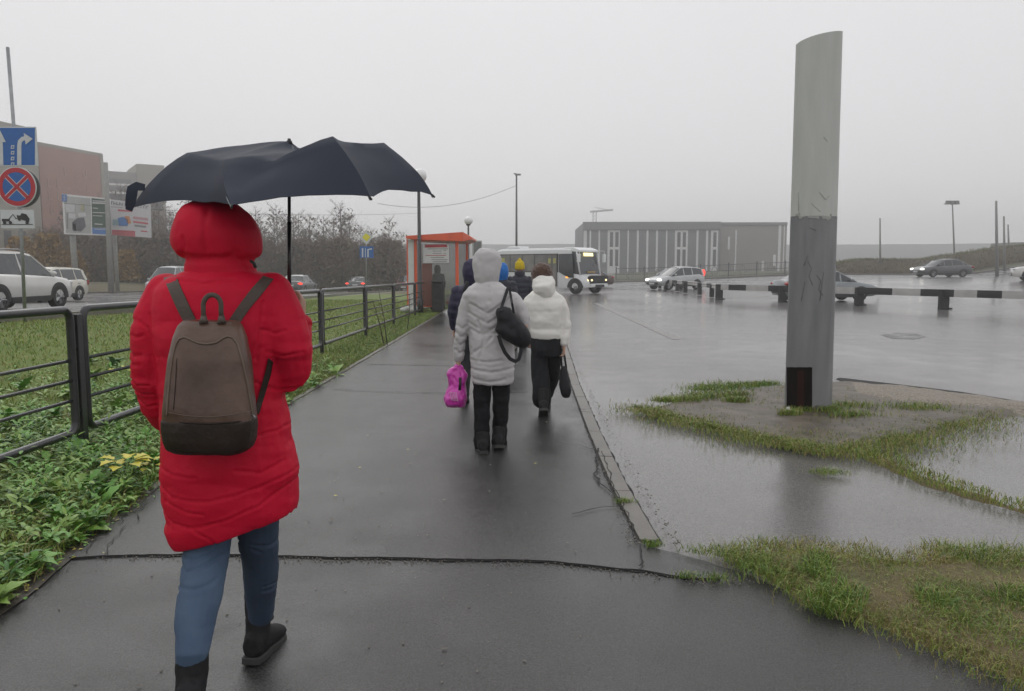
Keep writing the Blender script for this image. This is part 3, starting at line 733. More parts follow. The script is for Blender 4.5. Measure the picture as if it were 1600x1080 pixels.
def pole(name, u, Y, vt, lab, r=.1, vb=None, m=None, lean=0, head=None, cat='pole', group=None, r2=None):
    a = P(u, vb or 440, Y); z0 = zt(a.x, a.y); b = P(u+lean, vt, Y); t = thing(name, (a.x, a.y, z0), lab, cat, group)
    mb = MB(); mb.tube([(a.x, a.y, z0-.2), (a.x*.5+b.x*.5, a.y, (z0+b.z)/2), b], [r, (r+(r2 or r*.6))/2, r2 or r*.6], 10); mb.build('shaft', m or m_gpost, t, True)
    if head: 
        mb = MB(); head(mb, b); mb.build('lamp_head', m_gpost, t, bevel=.01)
    return t, a, b
t, a, b = pole('street_lamp', 807, 58, 274, 'tall slim street lamp rising behind the bus', .10, head=lambda mb, p: (mb.box(p+Vector((.1, 0, .05)), (.45, .2, .12)), mb.box(p+Vector((-.12, 0, .13)), (.2, .12, .06))), cat='street lamp', m=mat('dark_post', (.10, .10, .10), .5))
def heads(mb, p):
    for k in (-1, 0, 1): mb.box(p+Vector((k*.55, 0, .1)), (.42, .3, .45))
    mb.box(p+Vector((0, .1, -.05)), (1.9, .1, .1))
pole('floodlight_mast', 1491, 95, 318, 'pale floodlight mast with a cluster of lamps above the embankment', .12, head=heads, cat='mast', lean=-3)
pole('utility_pole', 1375, 90, 341, 'lone thin pole standing on the left part of the embankment', .13, cat='pole', lean=0)
pole('utility_pole', 1557.5, 70, 314, 'thickest and nearest of the grey poles at the right edge', .15, cat='pole', lean=-1)
pole('utility_pole', 1568.5, 84, 338, 'middle pole of the receding row at the right edge', .14, cat='pole')
pole('utility_pole', 1575, 98, 351, 'farthest and shortest pole of the row at the right edge', .14, cat='pole')
t_, a, b = pole('concrete_mast', 173, 62, 254, 'thick pale concrete mast rising beside the billboards', .24, cat='mast', lean=-8, m=m_conc, r2=.16)
pole('street_lamp', 466, 88, 368, 'pale lamp pole in front of the wood just right of the umbrella shaft', .17, cat='pole', m=m_conc)
pole('street_lamp', 505, 100, 385, 'faint thin pole before the wood left of the diamond sign', .13, cat='pole', m=m_conc)
t_, a, b = pole('street_lamp', 605, 95, 378, 'pale pole with a yellow band near its base beside the wood', .14, cat='pole', m=m_conc)
q = P(605, 432, 95); mb = MB(); mb.cyl(q-Vector((0, 0, .9)), q+Vector((0, 0, .3)), .19, n=10); mb.build('yellow_band', mat('yellow_paint', (.45, .5, .05), .5), t_, True)
# sign post at left
m_sblue = mat('sign_blue', (.004, .10, .36), .35, var=.05); m_swhite = mat('sign_white', (.55, .57, .58), .4, var=.05); m_sred = mat('sign_red', (.42, .012, .02), .4, var=.05)
m_sblack = mat('sign_black', (.02, .02, .02), .5); m_sback = mat('sign_back', (.12, .12, .125), .5)
SY = 16.0
base = P(40, 512, SY); zb = zt(base.x, base.y)
t = thing('road_sign', (base.x, base.y, zb), 'grey post with blue lane arrow sign, round no stopping sign and tow truck plate', 'road sign')
mb = MB(); mb.tube([(base.x, SY, zb-.1), P(33, 360, SY), P(24, 230, SY), P(12, 74, SY)], [.034, .034, .034, .034], 10); mb.build('post', m_galv, t, True)
def plate(t, u0, v0, u1, v1, Y, name, m, th=.02):
    a, b = P(u0, v1, Y), P(u1, v0, Y); mb = MB(); mb.box(((a.x+b.x)/2, Y+th/2, (a.z+b.z)/2), (b.x-a.x, th, b.z-a.z)); return mb.build(name, m, t, bevel=.003)
def flat(t, px, Y, name, m, th=.004, par=None):
    pts = [P(u, v, Y) for u, v in px]; mb = MB(); mb.prism([(p.x, p.z) for p in pts], (0, Y, 0), (1, 0, 0), (0, 0, 1), (0, th, 0)); return mb.build(name, m, par or t)
def stroke(t, px, w, Y, name, m, par=None, head=False):
    """flat bar along px polyline, w pixels wide"""
    L_, R_ = [], []
    for i, (u, v) in enumerate(px):
        a = px[max(0, i-1)]; b = px[min(len(px)-1, i+1)]; d = Vector((b[0]-a[0], b[1]-a[1])).normalized(); n = Vector((-d.y, d.x))*w/2
        L_.append((u+n.x, v+n.y)); R_.append((u-n.x, v-n.y))
    mb = MB(); vs = []
    for l, r_ in zip(L_, R_):
        for q in (l, r_): p = P(q[0], q[1], Y); vs += [p, p+Vector((0, .004, 0))]
    fs = []
    for i in range(len(px)-1):
        a = 4*i; fs += [(a, a+2, a+6, a+4), (a+1, a+5, a+7, a+3), (a, a+4, a+5, a+1), (a+2, a+3, a+7, a+6)]
    mb.add(vs, fs+[(0, 1, 3, 2), (len(vs)-4, len(vs)-2, len(vs)-1, len(vs)-3)]); return mb.build(name, m, par or t)
bl = plate(t, -44, 198, 56, 260, SY-.08, 'lane_panel', m_swhite); Y1 = SY-.085
flat(t, [(-42, 200), (54.3, 200), (54.3, 258), (-42, 258)], Y1, 'blue_field', m_sblue, par=bl)
Y2 = Y1-.006
stroke(t, [(30, 258), (30, 228), (31, 221), (35, 217), (40, 216)], 6.5, Y2, 'lane_arrow', m_swhite, bl); flat(t, [(37, 208), (51, 217), (40, 226)], Y2-.006, 'arrow_head', m_swhite, par=bl)
stroke(t, [(2, 258), (1, 222)], 6.5, Y2, 'lane_arrow', m_swhite, bl); flat(t, [(-7, 222), (0, 204), (9, 222)], Y2-.006, 'arrow_head', m_swhite, par=bl)
for k in range(4):
    v = 227+9*k; flat(t, [(17.5, v), (22.5, v), (21.8, v+5.5), (16.8, v+5.5)], Y2, 'lane_dash', m_swhite, par=bl); flat(t, [(18.8, v+1.5), (21, v+1.5), (20.5, v+4), (18.2, v+4)], Y2-.006, 'dash_gap', m_sblue, par=bl)
def disc(c, r, Y, name, m, th=.02, par=None, r_in=None, n=40):
    p = P(c[0], c[1], Y); rr = r/FP*Y; mb = MB()
    if r_in is None: mb.prism([(rr*math.cos(2*math.pi*i/n), rr*math.sin(2*math.pi*i/n)) for i in range(n)], p, (1, 0, 0), (0, 0, 1), (0, th, 0))
    else:
        ri = r_in/FP*Y; mb.loft([[p+Vector((a*math.cos(2*math.pi*i/n), y, a*math.sin(2*math.pi*i/n))) for a, y in ((rr, 0), (rr, th), (ri, th), (ri, 0))] for i in range(n+1)], caps=False)
    return mb.build(name, m, par)
disc((33, 294), 30, SY+.12, 'rear_disc', m_sback, .02, t)
ds = disc((26, 292), 31, SY-.08, 'stop_disc', m_swhite, .02, t)
disc((26, 292), 29.5, SY-.088, 'red_ring', m_sred, .004, ds, r_in=22.5); disc((26, 292), 22.5, SY-.086, 'blue_disc', m_sblue, .004, ds)
for s_, dy in ((1, 0), (-1, .006)):
    stroke(t, [(26-16.5, 292-16.5*s_), (26+16.5, 292+16.5*s_)], 5, SY-.100+dy, 'red_bar', m_sred, ds)
    stroke(t, [(26-16, 292-16*s_), (26+16, 292+16*s_)], 7, SY-.094+dy*.5, 'bar_border', m_swhite, ds)
tp = plate(t, 2, 328, 52, 357, SY-.08, 'tow_plate', m_swhite); Y3 = SY-.09
stroke(t, [(3, 344), (15, 344)], 4, Y3, 'truck_mark', m_sblack, tp); stroke(t, [(14, 342), (20, 335), (25, 342), (29, 340)], 1.2, Y3, 'crane_mark', m_sblack, tp)
flat(t, [(26, 336), (31, 337), (34, 333), (41, 335), (46, 342), (45, 347), (27, 341)], Y3, 'car_mark', m_sblack, par=tp)
for c in ((7, 348), (16, 348), (30, 342.5), (42, 348)): disc(c, 2.6, Y3-.005, 'wheel_mark', m_sblack, .004, tp, n=14)
flat(t, [(2.5, 350.2), (51, 350.2), (51, 351.2), (2.5, 351.2)], Y3, 'line_mark', m_sblack, par=tp)
# distant sign with yellow diamond
Y = 50; b0 = P(572, 440, Y); zb = zt(b0.x, b0.y); t = thing('road_sign', (b0.x, Y, zb), 'yellow diamond priority sign above a small blue lane sign before the wood', 'road sign')
mb = MB(); mb.cyl((b0.x, Y, zb), P(572, 360, Y), .03, n=8); mb.build('post', m_galv, t, True)
dm = flat(t, [(561.5, 371), (571, 360), (582.5, 370), (573, 382)], Y-.06, 'diamond', m_swhite, .02)
flat(t, [(566, 371), (571.5, 364.5), (579, 370), (573, 377.5)], Y-.075, 'yellow_field', mat('sign_yellow', (.72, .66, .01), .4, var=.04), par=dm)
bd = flat(t, [(562, 385), (583.5, 385), (583.5, 403), (562, 403)], Y-.06, 'lane_panel', m_sblue, .02)
stroke(t, [(566.5, 402), (566.5, 388)], 2.2, Y-.08, 'lane_arrow', m_swhite, bd); stroke(t, [(575, 402), (575, 390), (581, 389)], 2.2, Y-.08, 'lane_arrow', m_swhite, bd); stroke(t, [(571, 402), (571, 388)], 1, Y-.08, 'lane_arrow', m_swhite, bd)
# traffic light seen from behind by the shelter
Y = 40; b0 = P(745, 440, Y); t = thing('traffic_light', (b0.x, Y, 0), 'grey boxed traffic light housing just above the grey hood', 'traffic light')
mb = MB(); mb.cyl((b0.x, Y, 0), P(745, 400, Y), .05, n=10); mb.build('post', m_gpost, t, True)
a, b = P(738, 400, Y), P(753, 376, Y); mb = MB(); mb.box(((a.x+b.x)/2, Y, (a.z+b.z)/2), (b.x-a.x, .16, b.z-a.z)); mb.build('housing', mat('housing_rim', (.42, .43, .42), .5), t, bevel=.01)
flat(t, [(740, 378), (751.5, 378), (751.5, 400), (740, 400)], Y-.09, 'back_panel', mat('housing_grey', (.16, .16, .16), .5))
# ================================================================ SHELTER
m_or = mat('orange_paint', (.74, .10, .025), .42, scale=3, var=.12, coat=.2); m_glass = mat('shelter_glass', (.16, .17, .16), .15, spec=.3, alpha=.40, var=.1, scale=1.5)
m_orfade = m_or
SYN = 26.6
def bx(u0, v0, u1, v1, Y0, Y1, m, name, par, bevel=.01, x1=None):
    a, b = P(u0, v1, Y0), P(u1, v0, Y0); mb = MB(); mb.box(((a.x+b.x)/2, (Y0+Y1)/2, (a.z+b.z)/2), (abs(b.x-a.x), abs(Y1-Y0), abs(b.z-a.z))); return mb.build(name, m, par, bevel=bevel)
c0 = P(680, 490, SYN); t = thing('bus_shelter', (c0.x, SYN, 0), 'orange framed glass bus shelter with a white notice board', 'bus shelter')
rf = MB(); A = [P(634, 372, SYN-.2), P(722, 363, SYN-.2), P(729, 372, SYN+2.0), P(640, 376, SYN+2.6)]
a, b = P(634, 370, SYN-.25), P(723, 364, SYN-.25)
rings = []
for p, hh, ov in ((a, .06, 0), (a.lerp(b, .3), .14, 0), (b, .28, 0)):
    rings.append([Vector((p.x, SYN-.25, p.z-hh)), Vector((p.x, SYN+2.7, p.z-hh-.02)), Vector((p.x, SYN+2.7, p.z+.03)), Vector((p.x, SYN-.25, p.z+.03))])
rings.append([Vector((b.x+.28, SYN+.3, b.z-.20)), Vector((b.x+.28, SYN+2.5, b.z-.20)), Vector((b.x+.28, SYN+2.5, b.z-.14)), Vector((b.x+.28, SYN+.3, b.z-.14))])
rf.loft(rings); rf.build('roof', m_or, t)
bx(636.5, 374, 638, 486, SYN, SYN+.05, m_or, 'post', t, 0); wp = bx(638.3, 375, 647, 486, SYN, SYN+.06, m_white, 'side_panel', t, .004)
bx(647.3, 374, 651, 488, SYN, SYN+.08, m_or, 'post', t); bx(660, 412, 675, 480, SYN+.5, SYN+.56, m_or, 'lower_panel', t)
bx(712, 376, 716.2, 470, SYN, SYN+.09, m_or, 'post', t); bx(728.3, 380, 731, 470, SYN+1.9, SYN+2.0, m_or, 'post', t)
bx(651, 374, 712, 377.5, SYN+.02, SYN+.07, m_or, 'header', t); bx(697, 471, 712, 475, SYN+.5, SYN+.9, m_or, 'bench', t); bx(697, 460, 711, 471, SYN+.92, SYN+.96, m_white, 'bench_back', t)
bx(651.2, 378, 711.8, 478, SYN+.04, SYN+.052, m_glass, 'glass_pane', t, 0); bx(716.4, 381, 728, 470, SYN+1.95, SYN+1.962, m_glass, 'glass_pane', t, 0)
nb = bx(661.5, 382, 701.5, 411, SYN-.07, SYN-.03, m_white, 'notice_board', t, .004)
m_pred = mat('print_red', (.40, .04, .05), .6); m_pgr = mat('print_grey', (.20, .20, .20), .6)
flat(t, [(664, 382.3), (698, 382), (699, 386.5), (664, 387)], SYN-.078, 'print_band', m_pred, par=nb)
for (x0, x1, v, m_) in ((668, 700, 388.6, m_pgr), (676, 690, 392, m_pgr), (676, 690, 395.5, m_pgr), (693, 697, 391, m_pgr), (693, 697, 396, m_pgr), (665, 697, 398.8, m_pred), (673, 694, 402, m_pgr), (674, 699, 405.5, m_pgr), (676, 698, 408.5, m_pgr)):
    flat(t, [(x0, v), (x1, v), (x1, v+.9), (x0, v+.9)], SYN-.078, 'print_line', m_, par=nb)
pbn = P(683, 490, 26.2); tb = thing('litter_bin', (pbn.x, 26.2, 0), 'black litter bin in front of the shelter glass at the end of the railing', 'litter bin')
bx(674.5, 442, 691.5, 487, 26.2, 26.55, mat('bin_black', (.012, .013, .013), .5), 'bin_body', tb, .03); bx(673.5, 439, 692.5, 442, 26.16, 26.6, mat('bin_lid', (.03, .032, .03), .4), 'bin_lid', tb, .02); bx(678, 446, 688, 450, 26.18, 26.2, m_black, 'bin_slot', tb, 0)
# litter bags by the shelter foot
mb = MB()
for k in range(4): mb.ball(P(632+6*k, 484-k % 2*2, 26.2), (.16, .1, .09), 8, 5)
o = mb.build('rubble_bag', mat('litter_white', (.5, .5, .48), .6), None, True); tag(o, 'pale crumpled litter lying on the grass at the shelter foot', 'litter')
# ================================================================ WIRES
def wire(a, b, sag, lab):
    mb = MB(); mb.tube([a.lerp(b, i/16)-Vector((0, 0, 4*sag*(i/16)*(1-i/16))) for i in range(17)], .014, 5); o = mb.build('cable', m_black, None, True); tag(o, lab, 'cable', 'overhead cables')
wire(P(590, 318, 56), P(806, 290, 58), .8, 'overhead cable sagging from the tall street lamp behind the bus')
wire(P(100, 318, 60), P(660, 333, 88), .5, 'overhead cable running over the wood behind the umbrella')
# ================================================================ BUILDINGS
m_brick = mat('brown_cladding', (.29, .145, .115), .8, col2=(.33, .17, .135), scale=.35, bump=.2, bscale=4)
m_beige = mat('grey_render', (.27, .255, .22), .85, scale=.2, var=.08); m_clad = mat('dark_cladding', (.15, .153, .165), .6, scale=.3, var=.1); m_clad2 = mat('brown_grey_cladding', (.23, .215, .20), .7, scale=.2, var=.08)
m_win = mat('window_glass', (.05, .055, .06), .15, var=.3, scale=.5); m_trim = mat('pale_trim', (.66, .66, .66), .6); m_gb = mat('grey_block', (.24, .24, .235), .8, scale=.2, var=.08)
def wallbox(a, b, z0, z1, depth, m, name, par, out=0.0):
    """box standing behind line a-b (front face), extruded away by depth"""
    d = Vector((b.x-a.x, b.y-a.y, 0)); n = Vector((-d.y, d.x, 0)).normalized()
    A, B = Vector((a.x, a.y, 0))-n*out, Vector((b.x, b.y, 0))-n*out; n = n*(depth+out); mb = MB()
    mb.add([A+Vector((0, 0, z0)), B+Vector((0, 0, z0)), B+n+Vector((0, 0, z0)), A+n+Vector((0, 0, z0)), A+Vector((0, 0, z1)), B+Vector((0, 0, z1)), B+n+Vector((0, 0, z1)), A+n+Vector((0, 0, z1))],
           [(0, 3, 2, 1), (4, 5, 6, 7), (0, 1, 5, 4), (1, 2, 6, 5), (2, 3, 7, 6), (3, 0, 4, 7)]); return mb.build(name, m, par)
def at(a, b, f): return a.lerp(b, f)
A, B = P(70, 400, 120), P(168, 400, 132.5); t = thing('clad_building', (A.x, A.y, 0), 'brown clad building with faint pale lettering behind the billboards', 'building')
wallbox(A, B, -1, 20.7, 14, m_brick, 'wall', t); wallbox(at(A, B, .955), at(A, B, 1), -1, 20.9, .0, m_beige, 'corner_strip', t, .15)
wallbox(A, B, 20.5, 21.0, .3, m_beige, 'parapet', t, .05)
m_let = mat('faded_letters', (.36, .22, .19), .8)
rnd = random.Random(8)
for row, (zf, cols) in enumerate(((.80, (.36, .52, .66)), (.695, (.1, .24, .38, .56, .7)), (.60, (.1, .24, .38, .54, .7)), (.49, (.12, .42, .58)))):
    for f in cols:
        z = zf*20.7; kd = rnd.randrange(4); segs = (((0, 1, .02, 0), (0, 0, .02, .05)), ((0, 0, .0, .05), (.04, 0, .0, .05)), ((0, 1, .03, 0), (0, 0, .03, 0), (0, 0, 0, .05)), ((0, 0, .04, 0), (.0, 0, 0, .05)))[kd]
        mb_a = at(A, B, f); mb_b = at(A, B, f+.055)
        wallbox(mb_a, mb_b, z-.12, z+.06, .0, m_let, 'facade_letter', t, .1)
        if kd % 2: wallbox(mb_a, at(A, B, f+.012), z-.1, z+1.2, .0, m_let, 'facade_letter', t, .1)
        if kd > 1: wallbox(at(A, B, f+.043), at(A, B, f+.055), z-.1, z+1.2, .0, m_let, 'facade_letter', t, .1)
A, B = P(-150, 400, 96), P(68.5, 400, 118); t = thing('grey_building', (B.x, B.y, 0), 'pale grey rendered building behind the lane arrow sign at far left', 'building')
wallbox(A, B, -1, 22.6, 14, m_beige, 'wall', t); wallbox(at(A, B, .0), at(A, B, .93), 11.6, 11.8, 0, m_gb, 'ledge', t, .2)
for f in (.55, .68, .8): wallbox(at(A, B, f), at(A, B, f+.06), 4, 7, 0, m_win, 'window', t, .05)
A, B = P(172, 400, 150), P(262, 400, 156); t = thing('office_block', (A.x, A.y, 0), 'stepped grey block with dark window bands left of the umbrella', 'building')
C1 = at(A, B, .52); wallbox(A, C1, -1, 20.3, 12, m_gb, 'wall', t); wallbox(C1, B, -1, 22, 13, m_beige, 'tower_wall', t, .5)
for z in (18.1, 16.5, 12.5): wallbox(at(A, C1, .02), at(A, C1, .80), z, z+(.8 if z > 13 else 3.6), 0, m_win if z < 13 else m_clad, 'window_band', t, .08)
for z in (17.6, 16.0): wallbox(at(A, C1, .02), at(A, C1, .80), z, z+.35, 0, m_trim, 'band_trim', t, .1)
wallbox(at(C1, B, .1), at(C1, B, .9), 13, 16, 0, m_win, 'window_band', t, .6)
A, B = P(910, 430, 172), P(1123.5, 430, 172); t = thing('long_hall', (A.x, A.y, 0), 'long dark grey hall with white vertical strips and tall framed windows beyond the lot', 'building')
zt1 = P(1000, 349, 172).z; wallbox(A, B, -2, zt1, 30, m_clad, 'wall', t); wallbox(A, B, P(1000, 359, 172).z, zt1+.3, .5, mat('parapet_grey', (.15, .155, .155), .6), 'parapet', t, .5)
def strip(t, u0, u1, v0, v1, Y, m, name, out=.15, par=None):
    a, b = P(u0, 400, Y), P(u1, 400, Y); return wallbox(a, b, P(u0, v1, Y).z, P(u0, v0, Y).z, 0, m, name, par or t, out)
for u, w in ((914, 5), (922, 2.4), (936, 2.4), (981, 2), (996, 3), (1011, 3), (1026, 3), (1041, 2), (1089, 3), (1104, 3)): strip(t, u-w/2, u+w/2, 360, 428, 172, m_trim, 'facade_fin')
for u0, u1, s_ in ((949, 968, 1), (1054, 1074, 1), (1110, 1121, 0)):
    fr = strip(t, u0, u1, 360, 428, 172, m_trim, 'window', .12)
    for k in range(2):
        for q in range(2 if s_ else 1):
            a = u0+3.5+q*8.5; strip(t, a, a+5, 363+k*27, 386+k*30, 172, m_win, 'pane', .2, fr)
for u in (1072, 1180): pass
A2, B2 = P(1124, 430, 176), P(1227, 430, 176); t = thing('side_hall', (A2.x, A2.y, 0), 'brownish grey windowless hall joined to the right end of the striped one', 'building')
wallbox(A2, B2, -2, P(1180, 349, 176).z, 30, m_clad2, 'wall', t); wallbox(A2, B2, P(1180, 352, 176).z, P(1180, 347.5, 176).z, .5, m_clad, 'parapet', t, .3)
for u, w, v0, v1 in ((1149, 2, 360, 424), (1217, 4, 350, 424), (1138, 3, 370, 390), (1192, 3, 408, 424), (1210, 4, 398, 416), (1224, 1.5, 350, 424)): strip(t, u-w/2, u+w/2, v0, v1, 176, m_trim, 'facade_fin')
# tower crane
Y = 330; a = P(928.5, 400, Y); t = thing('tower_crane', (a.x, Y, 0), 'faint tower crane rising behind the left end of the long hall', 'crane')
mt = P(928.5, 329, Y).z; mb = MB()
for k in (-.7, .7): mb.box((a.x+k, Y, mt/2), (.35, .35, mt))
for i in range(18): mb.tube([(a.x-.7, Y, i*mt/18), (a.x+.7, Y, (i+1)*mt/18)], .1, 4)
mb.build('mast', m_gpost, t)
mb = MB(); mb.tube([P(922, 331, Y), P(958, 328, Y)], .4, 4); mb.tube([P(928.5, 324, Y), P(950, 328, Y)], .12, 4); mb.build('jib', m_gpost, t)
# decorative street fence
m_fen = mat('fence_grey', (.10, .10, .10), .6)
for si, (xa, xb, lab) in enumerate(((9.5, 32.0, 'ornamental metal fence with diamond shapes in front of the long halls'),)):
    t = thing('metal_fence', (xa, 86, zt(xa, 86)), lab, 'fence'); x = xa
    while x <= xb+.01:
        z = zt(x, 86); mb = MB(); mb.box((x, 86, z+.8), (.12, .12, 1.7)); mb.build('fence_post', m_fen, t)
        x2 = min(x+3.1, xb)
        if x2-x > .5:
            mb = MB(); z2 = zt(x2, 86)
            for h in (.25, .8, 1.45): mb.tube([(x, 86, z+h), (x2, 86, z2+h)], .03, 4)
            for i in range(1, 16): xx = x+(x2-x)*i/16; mb.box((xx, 86, z+.85), (.022, .022, 1.25))
            mb.build('fence_bars', m_fen, t)
            mb = MB(); c = Vector(((x+x2)/2, 85.95, z+.85)); dq = [c+Vector((.45, 0, 0)), c+Vector((0, 0, .6)), c-Vector((.45, 0, 0)), c-Vector((0, 0, .6)), c+Vector((.45, 0, 0))]; [mb.tube([dq[w_], dq[w_+1]], .035, 4) for w_ in range(4)]; mb.build('diamond', m_gpost, t)
        x += 3.1
# billboards
m_adgrey = mat('ad_photo', (.30, .31, .30), .5, col2=(.42, .43, .42), scale=.5); m_adgreen = mat('ad_green', (.035, .075, .05), .5); m_adblue = mat('ad_blue', (.05, .16, .42), .5)
m_adw = mat('ad_white', (.52, .51, .52), .5, var=.05); m_adred = mat('ad_red', (.45, .09, .11), .5); m_adn = mat('ad_dark', (.09, .09, .11), .5, var=.4, scale=1)
Y = 62
b0 = P(112, 400, Y); t = thing('billboard', (b0.x, Y, zt(b0.x, Y)), 'left billboard with a grey photo beside a green and blue panel', 'billboard')
mb = MB(); mb.cyl((b0.x, Y+.4, zt(b0.x, Y)-.1), P(112, 350, Y+.4), .22, n=12); mb.build('leg', m_conc, t, True)
bb = flat(t, [(97, 303), (169, 310), (169.5, 368.5), (100, 366)], Y, 'board', m_trim, .35)
ph = flat(t, [(100, 306), (141, 310), (142, 365), (103, 364)], Y-.03, 'ad_photo', m_adgrey, .02)
for px, m_ in (([(102, 319), (117, 320), (117, 332), (103, 331)], m_adw), ([(126, 318), (131, 319), (131, 330), (126, 330)], mat('ad_tan', (.36, .34, .22), .6)), ([(104, 333), (106, 333), (106, 358), (104, 357)], m_pgr), ([(113, 347), (121, 341), (131, 340), (134, 354), (126, 362), (113, 359)], m_adn), ([(107, 333), (118, 334), (118, 342), (107, 341)], m_adw), ([(122, 333), (134, 332), (135, 338), (123, 339)], m_adw), ([(113, 349), (119, 349), (119, 361), (114, 361)], mat('ad_violet', (.10, .09, .16), .6))):
    flat(t, px, Y-.06, 'ad_detail', m_, .02, ph)
flat(t, [(96.5, 303.5), (104, 304), (104, 315), (97, 315)], Y-.09, 'corner_mark', m_adblue, .02, ph)
for i, v in enumerate((307, 311.5)): stroke(t, [(98.5+1*i, v), (101, v-1), (102, v+1.4), (99, v+2)], .8, Y-.12, 'corner_glyph', m_adw, ph)
gp = flat(t, [(143, 309.5), (166, 312), (166.5, 356), (144, 356)], Y-.03, 'ad_panel', m_adgreen, .02)
for v, x0, x1, w in ((314, 144.5, 164, 1.4), (317, 144.5, 164, 2.2), (325, 145, 153, 1.2), (332, 145, 164, 1.2), (337, 145, 160, 1), (350, 148, 160, 1.6)): stroke(t, [(x0, v), (x1, v+.8)], w, Y-.05, 'ad_line', m_adw, gp)
flat(t, [(144, 356.3), (167, 357), (167.3, 366.5), (144.3, 365.5)], Y-.03, 'ad_strip', m_adblue, .02, gp)
stroke(t, [(148, 358), (165, 358.6)], 1, Y-.05, 'ad_line', m_adw, gp)
b0 = P(176, 400, Y+1.4); t = thing('billboard', (b0.x, Y+1.4, zt(b0.x, Y+1.4)), 'right billboard, white poster with red and blue print near the umbrella strap', 'billboard')
mb = MB(); mb.cyl((b0.x, Y+1.9, zt(b0.x, Y)-.1), P(178, 350, Y+1.9), .16, n=12); mb.build('leg', m_conc, t, True)
Yb = Y+1.3; wb = flat(t, [(172.5, 311.5), (233, 319), (234, 371.5), (174, 367)], Yb, 'board', m_adw, .3)
for px, m_ in (([(175, 359), (211, 361), (211, 370), (175, 367)], m_adred), ([(184, 341), (192, 339), (200, 343), (199, 353), (186, 353)], m_adblue), ([(176, 343), (184, 343), (185, 352), (176, 352)], mat('ad_teal', (.22, .33, .36), .6)), ([(194, 338), (202, 338), (205, 349), (200, 350)], mat('ad_orange', (.55, .22, .08), .6)), ([(208, 338), (231, 341), (231, 345), (208, 342)], mat('ad_pink', (.45, .25, .28), .6)), ([(208, 345), (231, 348), (231, 351), (208, 348)], m_adred), ([(184, 327), (206, 329), (206, 331.5), (184, 330)], m_adred), ([(210, 351), (228, 353), (228, 356), (210, 354)], m_pgr), ([(220, 360), (230, 361), (230, 363), (220, 362)], m_adred)):
    flat(t, px, Yb-.03, 'ad_detail', m_, .02, wb)
x = 174
rnd = random.Random(9)
while x < 231:
    v = 315+(x-174)*.125; w = rnd.uniform(2, 3.4)
    stroke(t, [(x, v), (x, v+4.5)], .9, Yb-.03, 'ad_glyph', m_adn, wb)
    if rnd.random() < .8: stroke(t, [(x, v+rnd.choice((0, 2, 4))), (x+w, v+rnd.choice((0, 2, 4)))], .8, Yb-.05, 'ad_glyph', m_adn, wb)
    x += w+1.2
# ================================================================ TREES
m_bark = MATS['bark']; m_twig = mat('twigs', (.12, .095, .08), .95, col2=(.15, .12, .10), scale=.4)
m_dead = mat('dry_foliage', (.10, .075, .056), .9, col2=(.145, .11, .08), scale=1); m_orange = mat('rusty_foliage', (.20, .12, .03), .85, col2=(.27, .16, .045), scale=1)
def tree_mesh(seed, H, spread=.25, leafy=0, m2=None, dens=1.0):
    rr = random.Random(seed); tr = MB(); tw = []; 
    top = Vector((rr.uniform(-.3, .3), rr.uniform(-.3, .3), H))
    tr.tube([(0, 0, -.3), top*.35+Vector((.1, 0, 0)), top*.7, top], [.13*H/9, .10*H/9, .06*H/9, .02], 6)
    nb = int(30*dens)
    for i in range(nb):
        f = .12+.86*i/nb; p = top*f; az = i*2.4+rr.uniform(-.5, .5); L_ = H*spread*(1.25-f)*rr.uniform(.7, 1.2); up = rr.uniform(.5, 1.2)
        q = p+Vector((math.cos(az)*L_, math.sin(az)*L_, L_*up)); tr.tube([p, p.lerp(q, .5)+Vector((0, 0, -.06*L_)), q], [.03*H/9*(1.2-f), .02, .008], 4)
        for k in range(int(13*dens)):
            a = p.lerp(q, rr.uniform(.2, 1)); l2 = L_*rr.uniform(.25, .6); az2 = az+rr.uniform(-1.3, 1.3); b = a+Vector((math.cos(az2)*l2, math.sin(az2)*l2, l2*rr.uniform(.3, 1.5)))
            tw.append((a, b, .013))
            for m in range(3):
                c = a.lerp(b, rr.uniform(.3, 1)); l3 = l2*.5; az3 = rr.uniform(0, 6.3); tw.append((c, c+Vector((math.cos(az3)*l3, math.sin(az3)*l3, l3*rr.uniform(.2, 1.6))), .009))
    cr = MB()
    for a, b, w in tw:
        d = (b-a).normalized(); n = d.cross(Vector((rr.uniform(-1, 1), rr.uniform(-1, 1), .3))).normalized()*w
        k = len(cr.v); cr.v += [tuple(a-n), tuple(a+n), tuple(b)]; cr.f.append((k, k+1, k+2)); cr.mi.append(0)
    for _ in range(int(leafy)):
        z = rr.random()**.8; a = rr.uniform(0, 6.3); r_ = H*spread*1.1*math.sqrt(rr.random())*(1.1-z*.7); c = Vector((r_*math.cos(a), r_*math.sin(a), H*(.06+.9*z))); s_ = rr.uniform(.06, .2)
        n = Vector((rr.uniform(-1, 1), rr.uniform(-1, 1), rr.uniform(-1, 1))).normalized(); u = n.orthogonal().normalized()*s_; w = n.cross(u)*.7
        k = len(cr.v); cr.v += [tuple(c-u-w), tuple(c+u-w), tuple(c+u+w), tuple(c-u+w)]; cr.f.append((k, k+1, k+2, k+3)); cr.mi.append(0)
    return tr, cr
protos = []
rnd = random.Random(77)
